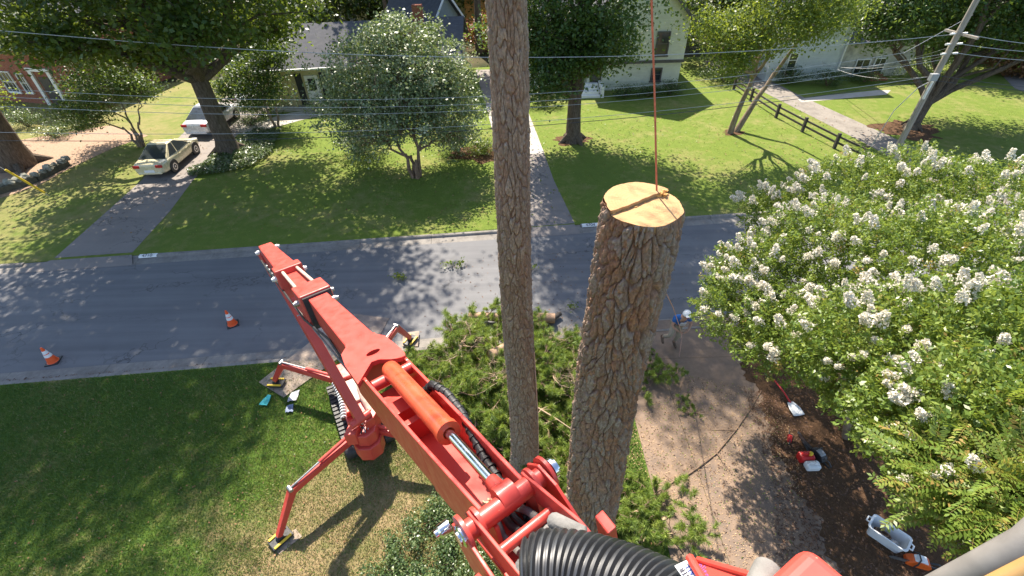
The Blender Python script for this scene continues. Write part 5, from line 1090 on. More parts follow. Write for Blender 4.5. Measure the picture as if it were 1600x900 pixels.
mb = MB(); mb.tube([G0 - lsd * .26, G0 + lsd * .26], .10, 16); mb.build('pivot', RED, lift, smooth=True)
for k in range(7):
    a = k * .9; c = TC + V3((.12 * math.cos(a), -.05 + .12 * math.sin(a), 1.45)); mb = MB(); mb.tube([c, c + V3((.07 * math.sin(a * 3), .08, .10)), c + V3((.12 * math.cos(a * 2), .20, .02)), c + V3((.05, .32, -.10))], .018, 7); mb.build('hydraulic_hose', M['black_rubber'] if k % 2 else M['steel'], lift, smooth=True)
# chassis, deck boxes, tracks
CC = V3((-4.30, 7.95, 0))
mb = MB(); mb.box(CC + V3((0, 0, .56)), cdv * 1.35, csd * .36, (0, 0, .17)); fixn(mb.build('chassis', RED, lift, bevel=.03))
for k, (s, a, l, w_, h_, mt) in enumerate(((.95, .02, .30, .30, .32, 'red'), (.35, .10, .24, .22, .26, 'cream_metal'), (-.12, .12, .20, .20, .36, 'cream_metal'), (-.55, .08, .20, .24, .30, 'red'), (.0, -.22, .45, .12, .20, 'red'), (.68, -.20, .14, .13, .30, 'black_rubber'))):
    mb = MB(); mb.box(CC + cdv * s + csd * a + V3((0, 0, .732 + h_ / 2)), cdv * l, csd * w_, (0, 0, h_ / 2)); fixn(mb.build('deck_box', M[mt], lift, bevel=.035))
mb = MB(); mb.tube([CC + cdv * .1 + csd * .28 + V3((0, 0, 1.12)), CC - cdv * .35 + csd * .30 + V3((0, 0, 1.14)), CC - cdv * .8 + csd * .28 + V3((0, 0, 1.05))], [.14, .17, .10], 12); mb.build('engine_cover', M['cream_metal'], lift, smooth=True)
for s in (-1, 1):
    mb = MB(); pr = [(math.cos(a) * .22 + (1.05 if math.cos(a) > 0 else -1.05), .24 + math.sin(a) * .22) for a in np.linspace(0, 2 * math.pi, 25)[:-1]]
    mb.prism([CC + cdv * x + csd * s * .50 + V3((0, 0, z)) - csd * .12 for x, z in pr], csd * .24); tk = fixn(mb.build('track', M['black_rubber'], lift))
    for k in range(16): mb = MB(); mb.box(CC + cdv * (-1.05 + 2.1 * k / 15) + csd * s * .50 + V3((0, 0, .475)), cdv * .03, csd * .115, (0, 0, .014)); mb.build('cleat', M['black_rubber'], tk)
def coil(a, b, r_, n, bow=.06):
    a, b = V3(a), V3(b); t_ = nrm(b - a); sd = nrm(np.cross(t_, (0, 0, 1))); mb = MB(); mb.tube([a, (a + b) / 2 - sd * bow, b], r_ * .72, 10); o = mb.build('hose_guard', M['black_rubber'], lift, smooth=True)
    for k in range(n):
        q = (k + .5) / n; p = a + (b - a) * q - sd * bow * 4 * q * (1 - q); mb = MB(); mb.tube([p - t_ * .013, p + t_ * .013], r_, 12); mb.build('guard_ring', M['white_plastic'], o, smooth=True)
coil(P(522, 598, .95), P(537, 655, 1.1), .075, 14); coil(P(582, 610, 1.1), P(592, 640, 1.1), .07, 6, .03)
# outriggers
def outrigger(sh, kn, pad, zp, yaw):
    sh, kn, pad = V3(sh), V3(kn), V3(pad); root = None; d = nrm(kn - sh)
    mb = MB(); up_ = V3((0, 0, 1)); sd = nrm(np.cross(d, up_)); u2 = np.cross(sd, d)
    f = pad + V3((0, 0, zp + .16)); d2 = nrm(f - kn)
    prof = lambda p, uu, w_, h_: [p + sd * w_ - uu * h_, p + sd * w_ + uu * h_, p - sd * w_ + uu * h_, p - sd * w_ - uu * h_]
    um = nrm(u2 + nrm(np.cross(sd, d2)))
    secs = [prof(sh, u2, .065, .085), prof(kn - d * .22, u2, .065, .085), prof(kn, um, .062, .11), prof(kn + d2 * .22, np.cross(sd, d2), .06, .085), prof(f, np.cross(sd, d2), .055, .065)]
    for s_ in secs: mb.v.extend([tuple(p) for p in s_])
    for i in range(4):
        for j in range(4): mb.f.append((i * 4 + j, i * 4 + (j + 1) % 4, i * 4 + 4 + (j + 1) % 4, i * 4 + 4 + j))
    mb.f += [(3, 2, 1, 0), (16, 17, 18, 19)]
    og = fixn(mb.build('outrigger', RED, lift, bevel=.012))
    k0, k1 = sh + u2 * .20 + d * .02, kn + u2 * .12; m_ = k0 + (k1 - k0) * .5
    mb = MB(); mb.tube([k0, m_], .045, 12); mb.build('cylinder_barrel', RED, og, smooth=True); mb = MB(); mb.tube([m_, k1], .024, 10); mb.build('cylinder_rod', M['steel'], og, smooth=True)
    mb = MB(); mb.tube([kn + u2 * .10 - sd * .07, kn + u2 * .10 + sd * .07], .05, 12); mb.build('knee_pin', M['steel'], og, smooth=True)
    mb = MB(); ca, sa = math.cos(yaw), math.sin(yaw); px_, py_ = V3((ca, sa, 0)), V3((-sa, ca, 0)); c = pad + V3((0, 0, zp))
    mb.box(c + V3((0, 0, .035)), px_ * .24, py_ * .15, (0, 0, .032)); mb.box(c + V3((0, 0, .105)), px_ * .075, py_ * .075, (0, 0, .04)); fp_ = fixn(mb.build('foot_pad', M['black_rubber'], og, bevel=.015))
    for s_ in (-1, 1): mb = MB(); mb.box(c + py_ * s_ * .125 + V3((0, 0, .083)), px_ * .205, py_ * .028, (0, 0, .016)); fixn(mb.build('yellow_bar', M['yellow'], og, bevel=.008))
    mb = MB(); mb.tube([c + V3((0, 0, .11)), f], .05, 10); mb.build('ball_joint', M['steel'], og, smooth=True)
outrigger(P(548, 688, 1.12), P(456, 767, .98), P(440, 843, .02), .02, R(50)); outrigger(P(522, 594, .92), P(441, 570, .98), P(433, 601, .04), .045, R(-4))
outrigger(P(588, 556, .92), P(620, 512, 1.0), P(642, 534, .02), .02, R(65)); outrigger(P(590, 672, 1.05), (-1.95, 6.45, 1.0), (-1.45, 5.85, 0), .0, R(10))
def board(lab, corners, z, mat, th_=.018, name='plywood_sheet', cat='plywood sheet'):
    mb = MB(); mb.prism([P(px, py, z + th_)*np.array([1,1,0]) + V3((0,0,z+th_)) for px, py in corners], (0, 0, -th_)); return tag(fixn(mb.build(name, M[mat], bevel=.003)), lab, cat)
board('weathered plywood sheet lying across the kerb under an outrigger pad', [(404, 597), (443, 621), (545, 548), (503, 520)], .016, 'plywood')
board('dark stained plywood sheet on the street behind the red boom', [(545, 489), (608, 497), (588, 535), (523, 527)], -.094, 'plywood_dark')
board('small pale board under the far outrigger foot on the kerb', [(630, 520), (655, 517), (653, 541), (628, 541)], .001, 'plywood', .014, 'pad_board', 'board')
board('thin board under the front outrigger foot on dry grass', [(420, 850), (462, 826), (472, 838), (436, 866)], .002, 'plywood', .014, 'pad_board', 'board')
def crumple(lab, corners, mat, name, cat):
    c = [P(px, py, .05) for px, py in corners]; n = 6; vs = []
    for i in range(n + 1):
        for j in range(n + 1):
            a, b = i / n, j / n; p = (c[0] * (1 - a) + c[1] * a) * (1 - b) + (c[3] * (1 - a) + c[2] * a) * b; vs.append(p + V3((0, 0, .02 * math.sin(5 * a + 3 * b) + RNG.normal(0, .008))))
    mb = MB(); mb.add(vs, [(i * (n + 1) + j, (i + 1) * (n + 1) + j, (i + 1) * (n + 1) + j + 1, i * (n + 1) + j + 1) for i in range(n) for j in range(n)]); o = mb.build(name, M[mat]); md = o.modifiers.new('solid', 'SOLIDIFY'); md.thickness = .012; return tag(o, lab, cat)
crumple('bright teal plastic sheet lying on shaded grass', [(405, 633), (418, 616), (424, 618), (417, 634)], 'teal', 'plastic_sheet', 'plastic sheet')
crumple('pale grey cloth on the grass below the plywood corner', [(449, 628), (455, 613), (469, 610), (462, 626)], 'pale_grey', 'cloth', 'cloth'); crumple('slate blue cloth on the grass next to the pale grey one', [(446, 645), (448, 633), (459, 632), (457, 644)], 'slate_blue', 'cloth', 'cloth')
# pole across the lower right corner
mb = MB(); mb.tube([D(1700, 770, .62), D(1610, 848, .62), D(1530, 888, .63), D(1440, 925, .66)], [.0135, .0135, .0125, .009], 18); pl = tag(mb.build('pole', M['pole_grey'], smooth=True), 'grey and tan pole slanting across the lower right corner near the viewer', 'pole')
mb = MB(); mb.tube([D(1700, 815, .615), D(1610, 885, .615), D(1510, 935, .63)], [.0085, .0085, .008], 16); mb.build('wooden_strip', M['tan_wood'], pl, smooth=True)
# ================================================================== brush: cut pine boughs, logs
def bough_mesh(seed, bare=False, n_side=10, Ls=1.3):
    g = np.random.default_rng(seed); rnd_ = random.Random(seed); mb = MB(); tips = []
    main = [V3((0, 0, 0))]; d = nrm((1, g.normal(0, .15), .18))
    for i in range(7): d = nrm(d + g.normal(0, .16, 3) + V3((0, 0, -.02))); main.append(main[-1] + d * Ls / 7)
    mb.tube(main, [.020 - .0023 * i for i in range(8)], 6); tips.append((main[-1], d))
    for k in range(n_side):
        i = rnd_.randint(1, 6); s = main[i]; t_ = nrm(main[i + 1] - main[i]); e = nrm(t_ * .7 + g.normal(0, .75, 3) * V3((1, 1, .7)) + V3((0, 0, .15))); l = rnd_.uniform(.22, .55)
        p = [s, s + e * l * .5 + g.normal(0, .03, 3), s + e * l]; mb.tube(p, [.009, .007, .004], 5); tips.append((p[2], nrm(p[2] - p[1]))); tips.append((p[1] + (p[2] - p[1]) * .4, nrm(p[2] - p[1] + g.normal(0, .5, 3))))
        if bare:
            for z in range(3): q = p[1] + (p[2] - p[1]) * rnd_.random(); q2 = q + nrm(e + g.normal(0, .8, 3)) * rnd_.uniform(.1, .28); mb.tube([q, q2], [.005, .002], 4, False)
    me = bpy.data.meshes.new('bough'); me.from_pydata(mb.v, [], mb.f); me.update()
    V, T = [], []
    for p, d in (tips if not bare else tips[:3]):
        n = 74; ct = g.normal(.56, .22); b0 = p - d * g.uniform(0, .16, (n, 1)); dr = g.normal(size=(n, 3)); dr -= (dr @ d)[:, None] * d; dr /= np.linalg.norm(dr, axis=1)[:, None]
        dd = dr * g.uniform(.5, 1.1, (n, 1)) + d * g.uniform(.35, 1.0, (n, 1)); dd /= np.linalg.norm(dd, axis=1)[:, None]; L = g.uniform(.11, .20, (n, 1)); sd = np.cross(dd, g.normal(size=(n, 3))); sd /= np.linalg.norm(sd, axis=1)[:, None]
        V.append(np.stack([b0 - sd * .0065, b0 + sd * .0065, b0 + dd * L + V3((0, 0, -.02))], 1).reshape(-1, 3)); T.append(np.clip(ct + g.normal(0, .18, n), 0, 1))
    v = np.concatenate(V); tn = np.concatenate(T); nm = np_mesh('needles', v, np.arange(len(v)).reshape(-1, 3), tn)
    me.materials.append(M['twig_pale'] if bare else M['twig']); nm.materials.append(M['needle']); return me, nm
BM = [bough_mesh(100 + i) for i in range(7)]; BB = [bough_mesh(200 + i, True, 9, 1.1) for i in range(4)]
def place_bough(c, yaw, pitch, roll, sc, meshes, label, group):
    me, nm = meshes; o = bpy.data.objects.new('pine_bough', me); COL.objects.link(o); o.location = tuple(c); o.rotation_euler = (roll, pitch, yaw); o.scale = (sc,) * 3
    tag(o, label, 'pine bough', group); ch_ = bpy.data.objects.new('needles', nm); COL.objects.link(ch_); ch_.parent = o; return o
def inpoly(pts, q):
    ins = False; j = len(pts) - 1
    for i in range(len(pts)):
        a, b = pts[i], pts[j]
        if ((a[1] > q[1]) != (b[1] > q[1])) and q[0] < (b[0] - a[0]) * (q[1] - a[1]) / (b[1] - a[1] + 1e-9) + a[0]: ins = not ins
        j = i
    return ins
def scatter_px(poly, n, sep=0):
    w_ = [P(x, y, .2)[:2] for x, y in poly]; lo = np.min(w_, 0); hi = np.max(w_, 0); out = []
    while len(out) < n:
        q = RNG.uniform(lo, hi)
        if inpoly(w_, q): out.append(q)
    return out
PILE = [(668, 575), (690, 545), (720, 520), (790, 515), (880, 540), (930, 560), (930, 690), (870, 720), (800, 700), (740, 690), (690, 640), (665, 605)]
pc = P(790, 610, 0)[:2]
LB = 'cut pine bough with green needles heaped beneath the pine trunk'
for k, q in enumerate(scatter_px(PILE, 105)):
    r = np.linalg.norm((q - pc) / V3((3.0, 2.2))); z = max(.06, .80 * max(0, 1 - r * r) * random.uniform(.35, 1.05)); yaw = math.atan2(q[1] - pc[1], q[0] - pc[0]) + random.gauss(0, .9)
    place_bough((q[0] - .4 * math.cos(yaw), q[1] - .4 * math.sin(yaw), z + .10), yaw, random.gauss(.05, .2), random.uniform(-.7, .7), random.uniform(.75, 1.15), BM[k % 7], LB, 'cut pine boughs in the brush pile')
for k, q in enumerate(scatter_px([(700, 560), (740, 545), (850, 560), (920, 580), (900, 640), (740, 610)], 24)):
    place_bough((q[0], q[1], random.uniform(.6, 1.0)), random.uniform(0, 6.28), random.gauss(.1, .25), random.uniform(-.5, .5), random.uniform(.7, 1.0), BB[k % 4], 'bare brown pine twigs lying over the green brush pile', 'bare twigs on the brush pile')
for lab, poly, n in (('pine bough lying at the left foot of the standing pine', [(700, 640), (800, 650), (800, 770), (760, 730)], 12), ('pine bough between the standing pine and the cut stub', [(835, 640), (905, 650), (890, 800), (835, 780)], 20),
                     ('pine bough on the driveway just right of the cut stub foot', [(905, 760), (990, 740), (1045, 770), (1095, 850), (1040, 885), (960, 880), (905, 830)], 28),
                     ('bright pine bough beside the worker at the driveway top', [(1005, 575), (1045, 560), (1070, 585), (1040, 610), (1008, 605)], 6), ('small pine bough lying on the driveway below the worker', [(1065, 620), (1092, 622), (1088, 640), (1068, 640)], 2),
                     ('pine bough behind the cut logs on the street', [(705, 500), (735, 490), (830, 500), (830, 520), (720, 520)], 7), ('dark pine bough along the street edge by the stub', [(1005, 530), (1030, 545), (1020, 575), (1005, 570)], 3)):
    for k, q in enumerate(scatter_px(poly, n)):
        ya = random.uniform(0, 6.28); place_bough((q[0] - .3 * math.cos(ya), q[1] - .3 * math.sin(ya), random.uniform(.06, .30 if n > 4 else .12)), ya, random.gauss(0, .12), random.uniform(-.6, .6), random.uniform(.55, .95) if n > 3 else .5, BM[(k * 3 + n) % 7], lab, lab[:40].strip())
def log(label, a, b, r0, r1, mat='log_bark'):
    a, b = V3(a), V3(b); root = thing('cut_log', label, 'log', (a + b) / 2); d = nrm(b - a); mb = MB(); n = 9; pts = [a + (b - a) * i / n + RNG.normal(0, .012, 3) for i in range(n + 1)]; mb.tube(pts, [(r0 + (r1 - r0) * i / n) * (1 + RNG.normal(0, .03)) for i in range(n + 1)], 16, False)
    mb.build('bark', M[mat], root, smooth=True)
    for p, s, r in ((pts[0], -1, r0), (pts[-1], 1, r1)): mb = MB(); mb.lathe(p, d * s, [(-.03, r * .90), (.004, r * .93), (.006, 0)], 18); mb.build('cut_face', M['log_face'], root)
    return root
log('long pale peeled log lying at the back of the brush pile', P(733, 494, .15), P(866, 497, .18), .15, .17); log('darker log under the pale one beside the pine trunk', P(790, 515, .1), P(852, 512, .12), .17, .15, 'twig'); log('short log with a sawn end in the middle of the brush', P(766, 556, .75), P(812, 536, .7), .17, .19)
log('grey log end lying on the street behind the peeled log', P(852, 506, 0.02), P(876, 490, .06), .11, .08, 'dark_wood')
def branch(label, pts, r, mat='twig', side=0, name='fallen_branch', cat='branch'):
    mb = MB(); mb.tube(pts, [r * (1 - .6 * i / (len(pts) - 1)) for i in range(len(pts))], 7)
    for k in range(side): i = random.randint(1, len(pts) - 2); e = V3(pts[i]) + RNG.normal(0, .28, 3) * V3((1, 1, .3)) + V3((0, 0, .06)); mb.tube([pts[i], e], [r * .45, .003], 5)
    return tag(mb.build(name, M[mat], smooth=True), label, cat)
branch('long thin brown branch lying across the driveway', [P(x, y, .05) for x, y in ((1041, 762), (1052, 752), (1070, 745), (1092, 730), (1120, 708), (1150, 672), (1172, 640), (1190, 610))], .022, 'twig', 5)
branch('short crooked branch end at the lower end of the long one', [P(x, y, .05) for x, y in ((1054, 746), (1062, 748), (1070, 746), (1078, 750))], .03)
branch('pale bent branch on the boughs right of the stub foot', [P(x, y, .25) for x, y in ((978, 820), (988, 802), (1004, 797), (1025, 786))], .045, 'twig_pale', 2); branch('thin pale branch sticking out of the boughs at lower right', [P(x, y, .2) for x, y in ((1004, 848), (1012, 830), (1030, 836), (1062, 832))], .03, 'twig_pale', 3)
branch('short pale cut branch stub among the lower boughs', [P(1033, 812, .3), P(1043, 810, .3)], .05, 'log_face'); branch('thin bare branch reaching right from the standing pine foot', [P(x, y, .6) for x, y in ((824, 628), (845, 640), (870, 655), (895, 672))], .03, 'twig_pale', 4); branch('dark bare branch between pine and stub', [P(x, y, .4) for x, y in ((855, 700), (868, 718), (885, 735))], .03, 'twig', 2)
branch('pale forked branch on the right side of the brush pile', [P(x, y, .5) for x, y in ((862, 535), (882, 530), (905, 520), (925, 513))], .03, 'twig_pale', 5); branch('reddish bare branch right of the pile behind the stub', [P(x, y, .5) for x, y in ((868, 528), (890, 536), (912, 548), (925, 556))], .03, 'twig', 4)
def sprig(label, px, py, z, n, sc):
    c = P(px, py, z); root = thing('leafy_sprig', label, 'leaves', c, 'green sprigs dropped on the street'); mb = MB()
    for k in range(5): a = k * 1.3; mb.tube([c + V3((0, 0, .02)), c + V3((math.cos(a) * sc * .6, math.sin(a) * sc * .5, .07))], [.008, .003], 5)
    mb.build('stem', M['twig'], root); foliage('foliage', [(c[0], c[1], z + .11, sc, sc * .7, .10, n)], 16, .07, .11, .06, 'leaf_light', root)
for lab, px, py, n, sc in (('larger bright green sprig on the sunlit street', 712, 418, 22, .42), ('small darker green sprig at the shade edge on the street', 627, 438, 12, .25), ('small green sprig on the street right of the pine trunk', 832, 422, 9, .18), ('upright yellow green sprig on the street near the stub', 895, 484, 10, .2)): sprig(lab, px, py, -.1, n, sc)

# ================================================================== white crape myrtle
CR = V3((9.0, 6.9, 0)); crape = thing('crape_myrtle', 'big crape myrtle covered in white flower clusters at the right', 'flowering tree', CR)
lob = []
for px, py, z, rx, ry, rz, wt in ((1192, 440, 4.0, 1.2, 1.1, .95, 1.0), (1300, 395, 4.6, 1.6, 1.4, 1.1, 1.3), (1215, 335, 4.0, 1.0, .9, .8, .6), (1330, 310, 4.6, 1.5, 1.2, 1.0, 1.0), (1430, 300, 4.9, 1.5, 1.3, 1.0, 1.1), (1440, 420, 5.2, 1.6, 1.4, 1.1, 1.4), (1550, 340, 5.0, 1.7, 1.5, 1.2, 1.1), (1640, 420, 5.2, 1.9, 1.6, 1.4, 1.0),
                                  (1235, 525, 4.0, 1.0, .85, .75, .9), (1370, 545, 5.0, 1.2, 1.1, .9, 1.1), (1490, 545, 5.4, 1.2, 1.1, .9, 1.2), (1600, 560, 5.6, 1.3, 1.2, 1.0, 1.1), (1425, 655, 5.3, .68, .68, .62, .7), (1520, 668, 5.7, .92, .9, .8, 1.1), (1600, 700, 5.9, 1.0, 1.0, .9, 1.1), (1485, 752, 5.7, .50, .55, .5, .6), (1585, 795, 5.9, .68, .75, .65, .8), (1665, 840, 6.0, .8, .8, .8, .8), (1350, 610, 4.6, .6, .6, .55, .35), (1156, 485, 3.8, .85, .8, .7, .5)):
    lob.append((P(px, py, z), V3((rx, ry, rz)), wt))
mb = MB()
for k in range(6):
    a = k * 1.05; b = CR + V3((math.cos(a) * .35, math.sin(a) * .3, -.1)); mb.tube(limb_path(b, CR + V3((math.cos(a) * 1.3, math.sin(a) * 1.1, 2.4)), 0, 5, .06), [.10, .09, .085, .08, .075, .07], 9)
for c, r, w_ in lob:
    s = CR + (c - CR) * V3((.25, .25, .5)); p = limb_path(s, c, .1, 5, .12); mb.tube(p, [.06, .05, .042, .034, .026, .016], 7)
    for k in range(7): e = c + nrm(RNG.normal(size=3)) * r * .85; mb.tube(limb_path(p[random.randint(2, 4)], e, .05, 3, .06), [.02, .015, .01, .005], 5)
mb.build('trunk', M['bark_smooth'], crape, smooth=True)
def spray_template(seed):
    g = np.random.default_rng(seed); n = 9; L = .36; V = []; 
    def st(t_): return V3((L * t_, .03 * math.sin(3 * t_ + seed), .05 * t_ - .11 * t_ * t_))
    for i in range(n):
        t_ = .10 + .86 * i / (n - 1); p = st(t_)
        for s in (-1, 1):
            ln_ = .080 * (1 - .45 * abs(t_ - .45)) * g.uniform(.85, 1.15); wd = ln_ * .46; d = nrm(V3((.55, s * 1.0, g.normal(.02, .18)))); b = nrm(np.cross((0, 0, 1), d)); nrm_ = np.cross(d, b); dr = V3((0, 0, -.012))
            V.append([p, p + d * ln_ * .5 + b * wd * .5 + nrm_ * .006, p + d * ln_ + dr, p + d * ln_ * .5 - b * wd * .5 + nrm_ * .006])
    p = st(1.0); V.append([p, p + V3((.03, .014, 0)), p + V3((.06, 0, -.01)), p + V3((.03, -.014, 0))])
    mbt = MB(); mbt.tube([st(k) for k in (0, .35, .7, 1)], [.0035, .003, .0022, .001], 4, False)
    return np.array(V).reshape(-1, 3), mbt
def bushy_template(seed):
    g = np.random.default_rng(seed); n = 30; t_ = g.uniform(0, 1, n); c = np.column_stack([.26 * t_, g.normal(0, .045, n) * (1.2 - .5 * t_), .03 * t_ + g.normal(0, .035, n)])
    nor = g.normal(size=(n, 3)) + V3((0, 0, 1.1)); nor /= np.linalg.norm(nor, axis=1)[:, None]; d = np.column_stack([g.normal(.5, .4, n), g.normal(0, .8, n), g.normal(0, .3, n)]); d -= nor * (d * nor).sum(1)[:, None]; d /= np.linalg.norm(d, axis=1)[:, None]; b = np.cross(nor, d)
    L = .062 * g.uniform(.7, 1.25, (n, 1)); return np.stack([c - d * L * .5, c + b * L * .24, c + d * L * .5, c - b * L * .24], 1).reshape(-1, 3)
FTP = [bushy_template(40 + s) for s in range(5)]
TPL = [spray_template(s)[0] for s in range(5)]; TST = [spray_template(s)[1] for s in range(5)]
# spray positions: mostly on the outer shell of the lobes, pointing outwards
SP = []
for c, r, w_ in lob:
    n = int(520 * w_); d = RNG.normal(size=(n, 3)); d[:, 2] = d[:, 2] * .9 + .25; d /= np.linalg.norm(d, axis=1)[:, None]; rad_ = RNG.uniform(0, 1, n) ** .30
    for k in range(n):
        p = c + d[k] * rad_[k] * r
        if any((((p - c2) / r2) ** 2).sum() < .55 for c2, r2, w2 in lob if c2 is not c): 
            if random.random() < .55: continue
        out = nrm(d[k] * V3((1, 1, .55)) + RNG.normal(0, .38, 3) + V3((0, 0, .05))); up_ = nrm(V3((0, 0, 1)) + RNG.normal(0, .4, 3) + d[k] * .35); y = nrm(np.cross(up_, out)); z = np.cross(out, y)
        SP.append((p, np.stack([out, y, z], 1), np.linalg.norm(p - EYE), RNG.uniform(.8, 1.25)))
vis = lambda p: (lambda q: q[2] > .3 and abs(q[0] / q[2] * FPX) < 830 and abs(q[1] / q[2] * FPX) < 480)(CM.T @ (p - EYE))
order = sorted(range(len(SP)), key=lambda i: SP[i][2] if vis(SP[i][0]) else 99 + SP[i][2]); nearset = set(order[:290])
VV, TT = [], []; stb = MB(); SPM = []
for k in range(5):
    for q in range(3):
        tn = np.clip(RNG.normal(.42 + .22 * q, .10, len(TPL[k]) // 4), 0, 1 if q == 2 else .8); n0 = len(TPL[k]); sv = np.array(TST[k].v); v = np.concatenate([TPL[k], sv]); f = [tuple(range(4 * i, 4 * i + 4)) for i in range(n0 // 4)] + [tuple(i + n0 for i in fc) for fc in TST[k].f]
        me = np_mesh('leaf_spray', v, np.array(f), np.concatenate([tn, np.full(len(TST[k].f), .95)])); me.materials.append(M['leaf_crape']); SPM.append(me)
for i, (p, Rm, dist, s) in enumerate(SP):
    k = i % 5
    if i in nearset:
        o = bpy.data.objects.new('leaf_spray', SPM[(i * 7) % 15]); COL.objects.link(o); o.parent = crape; mt = Matrix(Rm.tolist()).to_4x4() @ Matrix.Scale(s, 4); mt.translation = Vector(p - CR); o.matrix_local = mt
    else:
        tm = (TPL[k] if dist < 5.6 else FTP[k]) * s * (1.0 if dist < 5.6 else 1.15); VV.append(tm @ Rm.T + p - CR); ct = np.clip(RNG.normal(.48, .22), 0, .99); TT.append(np.clip(ct + RNG.normal(0, .09, len(tm) // 4), 0, 1 if ct > .85 else .86))
v = np.concatenate(VV); tag(link_mesh('foliage', np_mesh('foliage', v, np.arange(len(v)).reshape(-1, 4), np.concatenate(TT)), M['leaf_crape'], crape), kind='stuff')
def panicle(seed):
    g = np.random.default_rng(seed); n = 170; L = .30; t_ = g.uniform(0, 1, n) ** .8; a = g.uniform(0, 6.28, n); rr = .115 * (1 - .72 * t_) * g.uniform(.45, 1.05, n) + .012
    lump = .5 + .5 * np.sin(a * 3 + seed) * np.sin(t_ * 9); c = np.column_stack([rr * np.cos(a) * (.7 + .5 * lump), rr * np.sin(a) * (.7 + .5 * lump), t_ * L]); v, f = leaf_arrays(c, .046, .040, .15, g); me = np_mesh('flower_cluster', v, f, g.uniform(0, 1, n)); me.materials.append(M['petal']); return me
PN = [panicle(s) for s in range(5)]; fl = 0
cand = []
for c, r, w_ in lob:
    for k in range(int(90 * w_)):
        d = RNG.normal(size=3); d[2] = abs(d[2]) * .8 + .12 if random.random() < .88 else d[2]; d = nrm(d); p = c + d * r * RNG.uniform(.93, 1.10)
        if any((((p - c2) / r2) ** 2).sum() < .80 for c2, r2, w2 in lob if c2 is not c): continue
        q = CM.T @ (p - EYE)
        if q[2] < .3: continue
        px, py = 800 + q[0] / q[2] * FPX, 450 + q[1] / q[2] * FPX; keep = 1.0 if py < 520 else .55
        if px > 1480 and py > 540: keep = .16
        if py > 640: keep *= .75
        if random.random() < keep * .8: cand.append((p, d, px, py))
random.shuffle(cand); cand.sort(key=lambda c: not (0 < c[2] < 1640 and 0 < c[3] < 930))
for p, d, px, py in cand[:285]:
    o = bpy.data.objects.new('flower_cluster', PN[fl % 5]); fl += 1; COL.objects.link(o); o.parent = crape; ax = nrm(d * V3((1, 1, .5)) + V3((0, 0, .55)) + RNG.normal(0, .25, 3)); mt = Vector(ax).to_track_quat('Z', 'Y').to_matrix().to_4x4() @ Matrix.Scale(random.uniform(.52, 1.12) * min(1.0, max(.45, np.linalg.norm(p - EYE) / 9.0)), 4); mt.translation = Vector(p - CR); o.matrix_local = mt
FV, FT = [], []
for p, d, px, py in cand[285:370]:
    Rm = np.array(Vector(nrm(d * V3((1, 1, .5)) + V3((0, 0, .5)))).to_track_quat('Z', 'Y').to_matrix()); g_ = PN[fl % 5]; fl += 1; co = np.empty(len(g_.vertices) * 3, dtype=np.float32); g_.vertices.foreach_get('co', co); FV.append(co.reshape(-1, 3) * random.uniform(.5, .9) @ Rm.T + p - CR); FT.append(RNG.uniform(0, 1, len(g_.polygons)))
if FV: v = np.concatenate(FV); tag(link_mesh('flowers', np_mesh('flowers', v, np.arange(len(v)).reshape(-1, 4), np.concatenate(FT)), M['petal'], crape), kind='stuff')
# low shrub below the boom
sh_pts = [(575, 890), (600, 845), (650, 800), (700, 775), (735, 790), (765, 850), (800, 905), (640, 935), (560, 930)]
c0_ = P(680, 865, 0); shr = thing('low_shrub', 'low spreading evergreen shrub on the lawn under the red boom', 'shrub', (c0_[0], c0_[1], 0)); kc = np.array(scatter_px(sh_pts, 62)); kr = RNG.uniform(.10, .26, 62); kh = RNG.uniform(.10, .42, 62); wi = RNG.integers(0, 62, 3600); q = kc[wi] + RNG.normal(0, 1, (3600, 2)) * kr[wi][:, None] * .62
zz = .04 + kh[wi] * RNG.uniform(.25, 1.1, 3600); cc = np.column_stack([q, zz]) ; cc = np.concatenate([cc + RNG.normal(0, .035, cc.shape) for _ in range(3)]); cc = cc[cc[:, 2] > .02]
v, f = leaf_arrays(cc - V3((c0_[0], c0_[1], 0)), .060, .032, .55); link_mesh('foliage', np_mesh('foliage', v, f, np.clip(RNG.normal(.5, .25, len(cc)), 0, 1)), M['leaf_varieg'], shr)
mb = MB()
for k in range(60): b = V3((*q[k * 60], .0)); mb.tube([b, b + V3((RNG.normal(0, .12), RNG.normal(0, .12), .32))], [.008, .003], 4, False)
mb.build('stem', M['twig'], shr)

